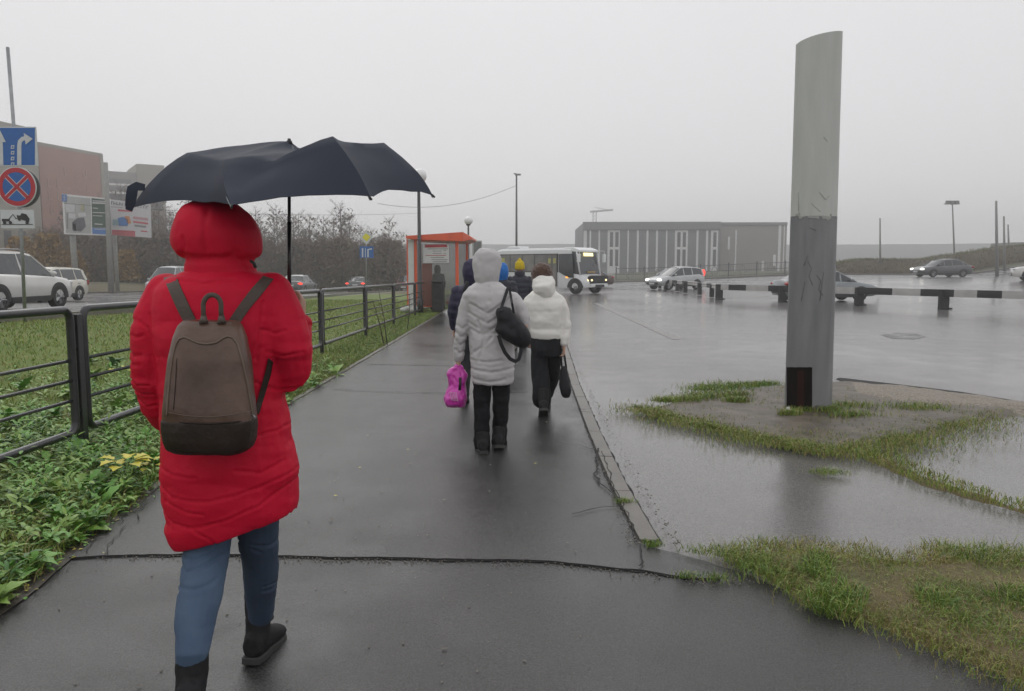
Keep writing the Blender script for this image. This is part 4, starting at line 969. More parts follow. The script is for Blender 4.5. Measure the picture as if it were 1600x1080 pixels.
def plant_tree(key, x, y, s, rz, lab, group, cat='tree', name='bare_tree'):
    seed, H, sp_, leafy, m2, dens = key
    if key not in PR:
        tr, cr = tree_mesh(seed, H, sp_, leafy, m2, dens); t = thing(name, (x, y, zt(x, y)), lab, cat, group, world=False)
        tr.build('trunk', m_bark, t, True, fix=False); cr.build('crown', m2, t, False, fix=False); PR[key] = t
    else:
        src = PR[key]; t = src.copy(); COL.objects.link(t)
        for ch in src.children: c = ch.copy(); COL.objects.link(c); c.parent = t
    t.location = (x, y, zt(x, y)-.1); t.rotation_euler = (0, 0, rz); t.scale = (s, s, s); tag(t, lab, cat, group); return t
PR = {}
bare = [(i, 9.0+i*.5, .22+.02*(i % 3), 160, m_twig, 1.0) for i in range(5)]; thick = [(20+i, 6.0, .36, 900, m_dead, 1.1) for i in range(3)]
LB = 'bare brown tree in the hazy wood beyond the road'; LT = 'bushy dry brown tree low in the wood beyond the road'
for i in range(78):
    u = 95+i*6.9+rnd.uniform(-4, 4); Y = rnd.uniform(84, 118); x = (u-829)/1200*Y
    if x > -16.5: Y = min(Y, 110); x = min(x, -15.5)
    sc = rnd.uniform(.72, 1.05)*(Y/100)*(1.12 if u < 260 else 1)*(1 if u < 560 else .84)
    plant_tree(bare[i % 5], x, Y, sc, rnd.uniform(0, 6), LB, 'trees of the wood beyond the road')
for i in range(74):
    u = 60+i*8.0+rnd.uniform(-4, 4); Y = rnd.uniform(78, 90); x = (u-829)/1200*Y; x = min(x, -15)
    plant_tree(thick[i % 3], x, Y, rnd.uniform(.72, .98), rnd.uniform(0, 6), LT, 'thicket trees along the wood edge', name='thicket_tree')
for i, (u, Y, s_, lab) in enumerate(((25, 66, .75, 'rusty leaved bush behind the white off-roader roof'), (70, 70, .85, 'rusty orange bush right of the no stopping sign post'), (110, 74, .6, 'small rusty bush below the left billboard'), (195, 76, .62, 'rusty bush right of the concrete mast'))):
    plant_tree((40+i % 2, 5.5, .4, 1500, m_orange, .8), (u-829)/1200*Y, Y, s_, i, lab, 'rusty bushes at the road side', 'bush', 'rusty_bush')
# undergrowth of the wood
vs, fs = [], []
mb = MB(); rr = random.Random(6)
def scrubmesh(n, fx, fy, hz, s0, s1):
    vs, fs = [], []
    for _ in range(n):
        x, y = fx(), None; y = fy(x); z = zt(x, y)+hz(x, y); s_ = rr.uniform(s0, s1); a = rr.uniform(0, 6.3); e = rr.uniform(.3, 1.4); l = rr.uniform(2, 4)*s_
        d = Vector((math.cos(a)*math.cos(e), math.sin(a)*math.cos(e), math.sin(e)))*l; n_ = d.cross(Vector((rr.uniform(-1, 1), rr.uniform(-1, 1), .2))).normalized()*s_*.35
        p = Vector((x, y, z)); k = len(vs); vs += [tuple(p-n_), tuple(p+n_), tuple(p+d+n_*.3), tuple(p+d-n_*.3)]; fs.append((k, k+1, k+2, k+3))
    me = bpy.data.meshes.new('scrub'); me.from_pydata(vs, [], fs); me.update(); return me
def fy1(x): return rr.uniform(74, 92)
me = scrubmesh(26000, lambda: -15-rr.random()*47, lambda x: max(-x*1.28 if x < -55 else 0, rr.uniform(76, 92)), lambda x, y: rr.random()**1.6*3.4, .05, .14)
o = link('undergrowth', me, m_dead, smooth=False); tag(o, 'tangled brown undergrowth filling the foot of the wood', 'undergrowth', kind='stuff')
m_scrub = mat('scrub', (.07, .052, .03), .95, col2=(.11, .08, .04), scale=.6); m_scrubg = mat('scrub_green', (.12, .12, .045), .95, col2=(.15, .15, .06), scale=.8)
def bh(x): return (1.0+.75*ss((x-33)/7)+.2*noise.noise(Vector((x*.25, 0, 3))))*ss((x-32)/5+.1)
me = scrubmesh(16000, lambda: 33+70*rr.random()**1.3, lambda x: bk(x)+rr.uniform(-.2, 3), lambda x, y: rr.random()*bh(x)*min(1, max(.1, (y-bk(x))/2.5+.15)), .04, .11)
o = link('scrub', me, m_scrub, smooth=False); tag(o, 'brown scrub covering the front slope of the embankment', 'scrub', kind='stuff')
me = scrubmesh(9000, lambda: 33+70*rr.random()**1.3, lambda x: bk(x)+rr.uniform(2, 8), lambda x, y: bh(x)-.1+rr.random()*.1, .04, .1)
o = link('scrub', me, m_scrubg, smooth=False); tag(o, 'olive green scrub along the crest of the embankment', 'scrub', kind='stuff')
# ================================================================ VEHICLES
m_tyre = mat('tyre', (.015, .015, .016), .8); m_rim = mat('rim', (.30, .30, .31), .35, metal=.7); m_cg = mat('car_glass', (.035, .040, .045), .08, var=.2, scale=2, coat=.4)
m_trimb = mat('black_trim', (.02, .02, .021), .55); m_hl = mat('headlight_lit', (1, .97, .88), .3, emit=3.2, var=0); m_tl = mat('tail_light_lit', (1, .05, .03), .4, emit=1.6, var=0)
m_hlo = mat('headlight_glass', (.55, .56, .58), .15); m_tlo = mat('tail_light_glass', (.35, .02, .02), .2); m_plate = mat('number_plate', (.6, .6, .6), .5); m_amber = mat('amber_lit', (1, .42, .05), .3, emit=1.5, var=0)
def paint(name, c, metal=.0): return mat(name, c, .28, metal=metal, var=.05, scale=2, coat=.6)
CAR = {
 'suv': dict(L=4.7, W=1.86, wb=2.75, wr=.37, st=[(-2.35, .42, .98), (-2.28, .34, 1.08), (-1.6, .3, 1.12), (0, .3, 1.08), (1.0, .3, 1.04), (1.25, .3, 1.03), (2.0, .3, .93), (2.28, .34, .80), (2.35, .42, .66)], cab=[(-2.22, 1.08, 1.09), (-2.0, 1.08, 1.66), (-1.4, 1.08, 1.76), (0, 1.06, 1.77), (.45, 1.05, 1.70), (1.30, 1.02, 1.04)], pil=(-2.0, -1.3, -.25, .5)),
 'wagon': dict(L=4.5, W=1.74, wb=2.6, wr=.31, st=[(-2.25, .36, .86), (-2.18, .26, .96), (-1.5, .22, .98), (0, .22, .95), (1.0, .22, .92), (1.3, .22, .90), (1.95, .24, .80), (2.2, .3, .68), (2.25, .36, .58)], cab=[(-2.16, .96, .97), (-1.9, .96, 1.45), (-1.2, .96, 1.50), (0, .95, 1.50), (.4, .94, 1.44), (1.2, .91, .93)], pil=(-1.85, -1.2, -.2, .45)),
 'sedan': dict(L=4.6, W=1.76, wb=2.65, wr=.315, st=[(-2.3, .38, .84), (-2.22, .26, .96), (-1.7, .22, 1.00), (-.9, .22, .97), (.8, .22, .93), (1.1, .22, .92), (1.95, .24, .78), (2.22, .3, .66), (2.3, .38, .56)], cab=[(-1.85, .98, .995), (-1.2, .97, 1.40), (-.6, .96, 1.46), (.0, .95, 1.45), (.3, .94, 1.41), (1.15, .91, .93)], pil=(-1.25, -.35, .35, .42)),
 'hatch': dict(L=4.3, W=1.78, wb=2.6, wr=.33, st=[(-2.15, .40, .90), (-2.1, .30, 1.06), (-1.5, .26, 1.10), (0, .26, 1.03), (.9, .26, .98), (1.1, .26, .97), (1.8, .28, .84), (2.08, .34, .70), (2.15, .42, .58)], cab=[(-2.08, 1.08, 1.10), (-1.85, 1.08, 1.52), (-1.2, 1.08, 1.60), (-.2, 1.04, 1.61), (.25, 1.02, 1.55), (1.15, .97, .98)], pil=(-1.85, -.9, -.1, .4)),
 'van': dict(L=4.9, W=1.95, wb=2.9, wr=.34, st=[(-2.45, .40, 1.06), (-2.42, .30, 1.16), (-1.5, .26, 1.18), (0, .26, 1.14), (1.2, .26, 1.10), (1.6, .26, 1.06), (2.1, .28, .98), (2.4, .34, .80), (2.45, .42, .62)], cab=[(-2.42, 1.16, 1.17), (-2.3, 1.16, 1.90), (-1.4, 1.16, 2.00), (.5, 1.12, 2.00), (.9, 1.10, 1.92), (1.75, 1.04, 1.06)], pil=(-2.2, -.9, .2, .95)),
}
def bodyring(x, zb, zt_, hw, r=.09, crown=.03, tuck=.9):
    pts = [(-hw*tuck, zb), (-hw, zb+r*1.6), (-hw, (zb+zt_)/2), (-hw*.985, zt_-r), (-hw*.90, zt_), (-hw*.5, zt_+crown*.7), (0, zt_+crown), (hw*.5, zt_+crown*.7), (hw*.90, zt_), (hw*.985, zt_-r), (hw, (zb+zt_)/2), (hw, zb+r*1.6), (hw*tuck, zb)]
    return [Vector((x, y, z)) for y, z in pts]
def interp(tab, x, k):
    for a, b in zip(tab, tab[1:]):
        if x <= b[0]: return a[k]+(b[k]-a[k])*(x-a[0])/(b[0]-a[0]) if x > a[0] else a[k]
    return tab[-1][k]
def build_car(kind, lab, x, y, rz, m, cat='car', lit=(0, 0), name='parked_car', z=None, rack=False, trimc=True, dark=None):
    d = CAR[kind]; hw = d['W']/2; L_ = d['L']; t = thing(name, (x, y, zt(x, y)+.01 if z is None else z), lab, cat, rz=rz, world=False)
    tab = d['st']; xs = sorted(set([a[0] for a in tab]+[tab[0][0]+L_*i/22 for i in range(1, 22)])); rings = []
    for xx in xs:
        e = abs(xx)/(L_/2); k = 1-.16*max(0, (e-.72)/.28)**2; rings.append(bodyring(xx, interp(tab, xx, 1), interp(tab, xx, 2), hw*k))
    mb = MB(); mb.loft(rings); body = mb.build('body', m, t, True, angle=50)
    cab = d['cab']; mb = MB(); cx_ = []
    xs = sorted(set([a[0] for a in cab]+[cab[0][0]+(cab[-1][0]-cab[0][0])*i/16 for i in range(1, 16)]))
    def ctop(xx): return interp(cab, xx, 2)
    def chw(xx, z): zb = interp(cab, xx, 1); return hw*(.93-.20*(z-zb)/.6)
    for xx in xs:
        zb, z1 = interp(cab, xx, 1)-.05, max(ctop(xx), interp(cab, xx, 1)+.01)
        h = z1; cx_.append([Vector((xx, -hw*.93, zb)), Vector((xx, -chw(xx, h-.06), h-.07)), Vector((xx, -chw(xx, h)+.07, h-.015)), Vector((xx, 0, h+.015)), Vector((xx, chw(xx, h)-.07, h-.015)), Vector((xx, chw(xx, h-.06), h-.07)), Vector((xx, hw*.93, zb))])
    mb.loft(cx_); mb.build('window', m_cg, t, True, angle=40)
    # roof shell, pillars
    r0, r1 = cab[1][0]-.05, cab[-2][0]; mb = MB(); rr_ = []
    for i in range(12):
        xx = r0+(r1-r0)*i/11; h = ctop(xx); w = chw(xx, h)+.012
        rr_.append([Vector((xx, -w, h-.08)), Vector((xx, -w+.05, h-.002)), Vector((xx, -w*.5, h+.028)), Vector((xx, 0, h+.036)), Vector((xx, w*.5, h+.028)), Vector((xx, w-.05, h-.002)), Vector((xx, w, h-.08)), Vector((xx, w-.03, h-.09)), Vector((xx, 0, h-.05)), Vector((xx, -w+.03, h-.09))])
    mb.loft(rr_); mb.build('roof', m, t, True, angle=50)
    for s in (-1, 1):
        mb = MB(); za = interp(cab, cab[-1][0], 1); mn = m
        mb.tube([Vector((cab[-1][0]-.02, s*hw*.9, za)), Vector((cab[-2][0]-.03, s*(chw(cab[-2][0], ctop(cab[-2][0]))+.003), ctop(cab[-2][0])-.05))], .036, 6); mb.build('pillar', m, t)
        for k, xp in enumerate(d['pil'][:3]):
            zb = interp(cab, xp, 1); h = ctop(xp); w = .10 if k == 0 else .04
            dx = -.12 if k == 0 else 0
            a, b = Vector((xp+dx, s*hw*.935, zb-.03)), Vector((xp, s*(chw(xp, h)+.004), h-.06)); mb = MB(); mb.tube([a, b], w, 4, ref=(1, 0, 0), flat=.25 if k == 0 else .5); mb.build('pillar', m, t)
        a = 1 if s > 0 else 0
        mb = MB(); mb.ball((cab[-1][0]-.32, s*(hw+.08), interp(cab, cab[-1][0], 1)+.09), (.07, .11, .075), 10, 6); mb.build('mirror', m, t, True)
        # sills / arches
        for wx in (-d['wb']/2, d['wb']/2):
            mb = MB(); n = 20; wr = d['wr']; R0, R1 = wr*1.18, wr*1.02; ap = []
            for i in range(n+1):
                aa = math.pi*(i/n)*1.06-.09; ap.append([Vector((wx+R0*1.06*math.cos(aa), s*(hw+.006), wr+R0*1.06*math.sin(aa))), Vector((wx+R0*.8*math.cos(aa), s*(hw+.006), wr+R0*.8*math.sin(aa))), Vector((wx+R0*.8*math.cos(aa), s*(hw-.25), wr+R0*.8*math.sin(aa))), Vector((wx+R0*1.06*math.cos(aa), s*(hw-.05), wr+R0*1.06*math.sin(aa)))])
            mb.loft(ap); mb.build('wheel_arch', m_trimb, t, True, angle=40)
            mb = MB(); prof = [(wr*.62, -.11), (wr*.95, -.11), (wr, -.07), (wr, .07), (wr*.95, .11), (wr*.62, .11)]
            mb.loft([[Vector((wx+a_*math.cos(2*math.pi*i/24), s*(hw-.10)+b_, wr+a_*math.sin(2*math.pi*i/24))) for a_, b_ in prof] for i in range(25)], caps=False)
            wh = mb.build('wheel', m_tyre, t, True, angle=40)
            mb = MB(); mb.cyl((wx, s*(hw-.14), wr), (wx, s*(hw-.02), wr), wr*.2, n=12)
            for i in range(5): aa = 2*math.pi*i/5; mb.tube([(wx, s*(hw-.04), wr), (wx+wr*.63*math.cos(aa), s*(hw-.02), wr+wr*.63*math.sin(aa))], [.06, .045], 4)
            mb.loft([[Vector((wx+a_*math.cos(2*math.pi*i/24), s*(hw-.10)+b_, wr+a_*math.sin(2*math.pi*i/24))) for a_, b_ in [(wr*.58, -.09), (wr*.64, -.09), (wr*.64, .10), (wr*.58, .10)]] for i in range(25)], caps=False)
            mb.build('rim', m_rim, wh, True, angle=40)
            mb = MB(); mb.cyl((wx, s*(hw-.24), wr), (wx, s*(hw-.19), wr), wr*.62, n=16); mb.build('brake_disc', m_trimb, wh)
        zf = interp(tab, L_/2-.12, 2); zr = interp(tab, -L_/2+.05, 2)
        mb = MB(); mb.ball((L_/2-.12, s*(hw*.70), zf-.02), (.13, .20, .085), 12, 8); mb.build('headlight', m_hl if lit[0] else m_hlo, t, True)
        mb = MB(); tall = kind in ('suv', 'wagon', 'hatch', 'van'); mb.ball((-L_/2+.10, s*hw*(.80), zr-.10+(.22 if kind == 'hatch' else 0)), (.12, .14 if tall else .24, .26 if kind == 'hatch' else .17 if tall else .085), 12, 8); mb.build('tail_light', m_tl if lit[1] else m_tlo, t, True)
        mb = MB(); mb.box((0, s*(hw+.004), interp(tab, 0, 1)+.05), (d['wb']-2*d['wr']*1.25, .03, .16)); mb.build('sill', m_trimb, t, bevel=.01)
        for k, xp in enumerate((d['pil'][1]-.0, d['pil'][2]+.05)):
            mb = MB(); mb.box((xp-.12 if k else xp-.1, s*(hw+.014), interp(cab, 0, 1)-.16), (.16, .025, .025)); mb.build('door_handle', m_rim if kind != 'suv' else m, t)
    mb = MB(); mb.box((L_/2-.03, 0, .45), (.10, hw*1.35, .16)); mb.build('grille', m_trimb, t, bevel=.02)
    mb = MB(); mb.box((-L_/2+.02, 0, .45), (.10, hw*1.4, .18)); mb.build('rear_bumper', m_trimb if trimc else m, t, bevel=.02)
    mb = MB(); mb.box((-L_/2+.0, 0, .68), (.06, .52, .11)); mb.build('number_plate', m_plate, t)
    mb = MB(); mb.box((L_/2+.03, 0, .45), (.02, .52, .11)); mb.build('number_plate', m_plate, t)
    if rack:
        for s in (-1, 1): mb = MB(); h = ctop(-1.2)+.06; mb.tube([(-1.9, s*.6, h-.06), (-1.7, s*.6, h), (0, s*.6, h+.02), (.3, s*.6, h-.04)], .018, 6); mb.build('roof_rail', m_rim, t, True)
    return t
PWH = paint('car_white', (.62, .61, .59)); PSI = paint('car_silver', (.42, .43, .44), .3); PDK = paint('car_dark', (.035, .04, .05)); PDG = paint('car_dark_grey', (.075, .08, .085)); PGR = paint('car_grey', (.36, .38, .39), .2); PMA = paint('car_maroon', (.16, .05, .05))
UP = R(90)
build_car('suv', 'white off-roader with roof rails driving past the sign post at far left', -16.0, 22.9, UP, PWH, 'off-roader', (0, 0), 'off_roader', rack=True)
build_car('wagon', 'white estate car partly hidden behind the nose of the white off-roader', -21.6, 33.6, -UP, paint('car_ivory', (.58, .56, .48)), 'estate car', (0, 0), 'estate_car')
build_car('van', 'silver white van beyond the road at the left shoulder of the red coat', -25.8, 55, -UP, PGR, 'van', (0, 0), 'van')
build_car('sedan', 'dark saloon with red tail lights just right of the umbrella shaft', -18.3, 60.5, UP, PDG, 'car', (0, 1), 'saloon_car')
build_car('sedan', 'dark grey saloon with bright brake lights left of the small white car', -16.9, 76, UP, PDG, 'car', (0, 1), 'saloon_car')
build_car('hatch', 'small white hatchback with red tail lights ahead of the dark grey saloon', -18.6, 96, UP, PWH, 'car', (0, 1), 'hatchback')
build_car('hatch', 'reddish car half hidden behind the white side panel of the shelter', -12.9, 80, -UP, PMA, 'car', (0, 0), 'hatchback')
build_car('hatch', 'silver car with lit headlight and red tail light before the long hall', 10.35, 55.5, R(180+32), PSI, 'car', (1, 1), 'hatchback')
build_car('sedan', 'light grey saloon standing behind the pylon and the striped rail', 13.9, 36.8, R(8), paint('car_steel', (.22, .24, .25), .2), 'car', (0, 0), 'saloon_car')
build_car('sedan', 'dark car with bright white headlights in front of the embankment', 33.6, 64, R(180+10), PDG, 'car', (1, 0), 'saloon_car')
build_car('suv', 'white nosed car entering the view at the right edge', 34.6, 52.0, R(180-25), PWH, 'car', (0, 0), 'off_roader')
build_car('sedan', 'dark parked car just beyond the bonnet of the bus', 4.3, 62, R(180), paint('car_brown', (.10, .07, .06)), 'car', (0, 0), 'saloon_car')
# lorry far away with lit lamps
t = thing('lorry', (0, 0, 0), 'distant lorry with two slanted yellow lamps at the right edge', 'lorry')
q = P(1594, 393, 112); t.location = (q.x, 112, q.z-3); ORG[t.name] = Vector(t.location)
mb = MB(); mb.box(q+Vector((.6, 3, 0)), (2.6, 6, 2.6)); mb.build('cargo_box', m_gpost, t, bevel=.05); mb = MB(); mb.box(q+Vector((.6, -.9, -.3)), (2.4, 1.7, 2.2)); mb.build('cab', PDK, t, bevel=.1)
for k, uu in enumerate((1582, 1591)):
    p = P(uu, 391, 109.9); mb = MB(); mb.ball(p, (.24, .1, .3), 10, 6); mb.build('headlight', mat('headlight_yellow', (1, .85, .45), .3, emit=3, var=0), t, True)
for k in (-1, 1):
    for dy in (-.8, 4): mb = MB(); mb.cyl(q+Vector((.6+k*1.1, dy, -2.2)), q+Vector((.6+k*1.3, dy, -2.2)), .5, n=16); mb.build('wheel', m_tyre, t)
# ---------------------------------------------------------------- bus
BA = R(-40); bl_ = 7.4; bw = 1.12
nose = P(936, 455, 46.6)
t = thing('minibus', (0, 0, 0), 'white city minibus with lit destination panel crossing beyond the walkers', 'bus', rz=BA, world=False)
fw = Vector((math.cos(BA), math.sin(BA), 0)); t.location = Vector((nose.x, nose.y, 0))-fw*(bl_/2)
PB = paint('bus_white', (.72, .73, .74))
X0, X1 = -bl_/2, bl_/2-.95     # saloon; bonnet beyond X1
H = 2.78
mb = MB(); rings = []
for xx, zb, h, k in ((X0, .5, 2.5, .92), (X0+.12, .38, 2.72, .98), (X0+.5, .34, H, 1), (0, .34, H, 1), (X1-.75, .34, H, 1), (X1-.35, .36, H-.03, .98), (X1-.30, .36, 1.30, .98), (X1+.3, .36, 1.16, .96), (X1+.72, .40, 1.02, .92), (X1+.92, .46, .86, .84)):
    rings.append(bodyring(xx, zb, h, bw*k, .12, .04, .96))
mb.loft(rings); mb.build('body', PB, t, True, angle=35)
# windscreen: slanted prism
for nm, yy, m_ in (('windscreen', bw*.92, m_cg),):
    mb = MB(); mb.loft([[Vector((X1-.36, -yy, 1.22)), Vector((X1+.28, -yy*.97, 1.16)), Vector((X1-.02, -yy*.95, 2.56)), Vector((X1-.36, -yy, 2.66))], [Vector((X1-.36, yy, 1.22)), Vector((X1+.28, yy*.97, 1.16)), Vector((X1-.02, yy*.95, 2.56)), Vector((X1-.36, yy, 2.66))]]); mb.build(nm, m_, t, bevel=.03)
mb = MB(); mb.loft([[Vector((X1-.9, -bw*.95, H-.2)), Vector((X1+.18, -bw*.9, H-.26)), Vector((X1+.16, -bw*.88, H-.12)), Vector((X1-.3, -bw*.9, H+.03)), Vector((X1-.9, -bw*.93, H+.03))], [Vector((X1-.9, bw*.95, H-.2)), Vector((X1+.18, bw*.9, H-.26)), Vector((X1+.16, bw*.88, H-.12)), Vector((X1-.3, bw*.9, H+.03)), Vector((X1-.9, bw*.93, H+.03))]]); mb.build('roof_visor', PB, t, bevel=.03)
for s in (-1, 1):
    mb = MB(); mb.tube([(X1+.30, s*bw*.94, 1.14), (X1+.02, s*bw*.95, 2.6)], .05, 6); mb.build('windscreen_pillar', PB, t, True)
    # cab quarter window drops toward the bonnet
    ybo = s*(bw+.006); mb = MB(); mb.prism([(X1-1.25, 1.32), (X1-.55, 1.0), (X1-.12, .98), (X1-.22, 2.42), (X1-1.25, 2.42)], (0, ybo, 0), (1, 0, 0), (0, 0, 1), (0, s*.02, 0)); mb.build('cab_window', m_cg, t)
wx = X1-2.15
def sidewin(x0, x1, z0, z1, s, m=m_cg, name='window', out=.006, th=.02):
    mb = MB(); mb.prism([(x0, z0), (x1, z0), (x1, z1), (x0, z1)], (0, s*(bw+out), 0), (1, 0, 0), (0, 0, 1), (0, s*th, 0)); return mb.build(name, m, t)
mb = MB()
sidewin(X0+.15, X1-1.3, 1.30, 2.44, -1, m_trimb, 'window_band', .002, .01); sidewin(X0+.15, X1-1.3, 1.30, 2.44, 1, m_trimb, 'window_band', .002, .01)
m_cg2 = mat('bus_glass', (.13, .13, .125), .1, col2=(.24, .23, .21), scale=1.6)
for i in range(4):
    a = X0+.25+i*1.02
    for s in (-1, 1): sidewin(a, a+.95, 1.36, 2.38, s, m_cg2)
for s in (-1,):   # doors on the near side
    for x0, nm in ((X1-2.15, 0),):
        d_ = sidewin(x0-.0, x0+.78, .45, 2.40, s, mat('door_bronze', (.10, .085, .07), .3), 'door', .03)
        for k in (0, .40):
            mb = MB(); mb.prism([(x0+.05+k, .6), (x0+.34+k, .6), (x0+.34+k, 2.32), (x0+.05+k, 2.32)], (0, s*(bw+.055), 0), (1, 0, 0), (0, 0, 1), (0, s*.01, 0)); mb.build('door_pane', m_cg2, d_)
            mb = MB(); mb.prism([(x0+.1+k, 1.85), (x0+.3+k, 1.85), (x0+.3+k, 2.15), (x0+.1+k, 2.15)], (0, s*(bw+.07), 0), (1, 0, 0), (0, 0, 1), (0, s*.006, 0)); mb.build('sticker', mat('sticker', (.42, .40, .12), .6), d_)
sidewin(X0+.5, X0+.78, 1.8, 2.2, -1, MATS['sticker'], 'sticker', .03, .006)
for s in (-1, 1):
    for xw in (X1-.05, X0+1.75):
        mb = MB(); wr = .42; prof = [(wr*.6, -.13), (wr*.95, -.13), (wr, -.09), (wr, .09), (wr*.95, .13), (wr*.6, .13)]
        mb.loft([[Vector((xw+a_*math.cos(2*math.pi*i/24), s*(bw-.12)+b_, wr+a_*math.sin(2*math.pi*i/24))) for a_, b_ in prof] for i in range(25)], caps=False); wh = mb.build('wheel', m_tyre, t, True, angle=40)
        mb = MB(); mb.cyl((xw, s*(bw-.2), wr), (xw, s*(bw-.05), wr), wr*.62, wr*.3, 16); mb.build('rim', m_gpost, wh, True, angle=40)
        ap = []
        for i in range(17):
            aa = math.pi*i/16; ap.append([Vector((xw+.56*math.cos(aa), s*(bw+.012), .38+.58*math.sin(aa))), Vector((xw+.30*math.cos(aa), s*(bw+.012), .38+.3*math.sin(aa))), Vector((xw+.30*math.cos(aa), s*(bw-.22), .38+.3*math.sin(aa))), Vector((xw+.56*math.cos(aa), s*(bw-.1), .38+.58*math.sin(aa)))])
        mb = MB(); mb.loft(ap); mb.build('wheel_arch', m_black, t, True, angle=40)
    mb = MB(); mb.ball((X1+.80, s*bw*.66, .84), (.16, .26, .14), 12, 8); mb.build('headlight', mat('headlight_warm', (1, .82, .45), .3, emit=1.6, var=0), t, True)
    mb = MB(); mb.tube([(X1+.1, s*bw*.9, 2.62), (X1+.42, s*(bw+.16), 2.6), (X1+.40, s*(bw+.2), 2.3)], .025, 5); mb.box((X1+.38, s*(bw+.2), 2.16), (.14, .22, .5)); mb.build('mirror', PB, t, bevel=.02)
    mb = MB(); mb.ball((X1-.62, s*(bw+.01), 1.02), (.13, .02, .06), 8, 6); mb.build('indicator', m_amber, t, True)
mb = MB(); mb.prism([(-.92, .62), (.92, .62), (1.0, 1.05), (.75, 1.12), (-.75, 1.12), (-1.0, 1.05)], (X1+.80, 0, 0), (0, 1, 0), (0, 0, 1), (.14, 0, 0)); mb.build('grille', m_black, t, bevel=.02)
mb = MB(); mb.box((X1+.92, 0, .52), (.16, 1.75, .22)); mb.build('front_bumper', PB, t, bevel=.04)
mb = MB(); mb.box((X1+1.01, 0, .50), (.02, .9, .15)); mb.build('air_intake', m_black, t)
mb = MB(); mb.box((X1+.16, -.05, 2.38), (.04, .95, .2), Matrix.Rotation(R(-12), 3, 'Y')); mb.build('destination_panel', mat('amber_panel', (1, .86, .45), .4, emit=1.3, var=.0), t)
mb = MB(); mb.box((X1+.30, .1, 1.32), (.03, .8, .12)); mb.build('route_card', mat('route_card', (.30, .20, .07), .6), t)
mb = MB(); mb.prism([(X0+.4, H+.03), (X0+1.5, H+.03), (X0+1.4, H+.18), (X0+.5, H+.18)], (0, -.5, 0), (1, 0, 0), (0, 0, 1), (0, 1.0, 0)); mb.build('roof_vent', PB, t, bevel=.03)
# ================================================================ PEOPLE
m_skin = mat('skin', (.50, .30, .22), .55, var=.06, scale=10); m_hair = mat('brown_hair', (.055, .03, .02), .8, col2=(.09, .05, .035), scale=30, bump=1, bscale=60)
m_eye = mat('eye', (.05, .03, .02), .1)
def ell(c, rx, ry, n=28, tilt=(0, 0), e=2.3, up=0):
    """horizontal superellipse ring; tilt raises z with x / y"""
    out = []
    for i in range(n):
        a = 2*math.pi*i/n; cx, sy = math.cos(a), math.sin(a)
        x = rx*math.copysign(abs(cx)**(2/e), cx); y = ry*math.copysign(abs(sy)**(2/e), sy)
        out.append(Vector((c[0]+x, c[1]+y, c[2]+x*tilt[0]+y*tilt[1])))
    return out
def pxring(ul, ur, v, Y, ry, tilt=(0, 0), e=2.3):
    a, b = P(ul, v, Y), P(ur, v, Y); return ell(((a.x+b.x)/2, Y, (a.z+b.z)/2), (b.x-a.x)/2, ry, tilt=tilt, e=e)
def limb(mb, L_, n=14):
    pts = [p for p, r in L_]; rs = [r for p, r in L_]; mb.tube(pts, rs, n); mb.ball(pts[0], rs[0]*.98, 14, 9); mb.ball(pts[-1], rs[-1]*.98, 14, 9)
def bend(p, q, r0, r1, k=4, mid=None):
    return [(p.lerp(q, i/k), r0+(r1-r0)*i/k) for i in range(k+1)]
def hand(mb, wrist, d, palm, side, curl=1.0, s=1.0):
    """wrist point, d = direction of fingers, palm = direction the palm faces, side = thumb side"""
    d = d.normalized(); palm = (palm-d*palm.dot(d)).normalized(); side = (side-d*side.dot(d)-palm*side.dot(palm)).normalized()
    rings = []
    for t, w, h in ((-.012, .026, .020), (.02, .032, .018), (.055, .042, .017), (.085, .041, .014), (.095, .036, .010)):
        c = wrist+d*t*s; rings.append([c+side*math.cos(a)*w*s+palm*math.sin(a)*h*s for a in [2*math.pi*i/14 for i in range(14)]])
    mb.loft(rings)
    for k, (o, L_) in enumerate(((.030, .070), (.010, .080), (-.011, .074), (-.031, .058))):
        p = wrist+d*.085*s+side*o*s; pts = [p-d*.02*s, p]; a = .35*curl; 
        for j, f in enumerate((.42, .32, .26)):
            v = d*math.cos(a)+palm*math.sin(a); p = p+v*L_*f*s; pts.append(p); a += (.75+.08*k)*curl
        mb.tube(pts, [.009*s, .0095*s, .0085*s, .008*s, .0068*s], 8); mb.ball(pts[-1], .0068*s, 8, 6)
    p = wrist+d*.025*s+side*.026*s; v1 = (d*.55+side*.75+palm*.35).normalized(); v2 = (d*.75+side*.1+palm*.75*curl).normalized()
    pts = [p-v1*.01, p+v1*.035*s, p+v1*.035*s+v2*.03*s, p+v1*.035*s+v2*.03*s+(v2+palm*.4*curl).normalized()*.024*s]
    mb.tube(pts, [.012*s, .012*s, .010*s, .008*s], 8); mb.ball(pts[-1], .008*s, 8, 6)
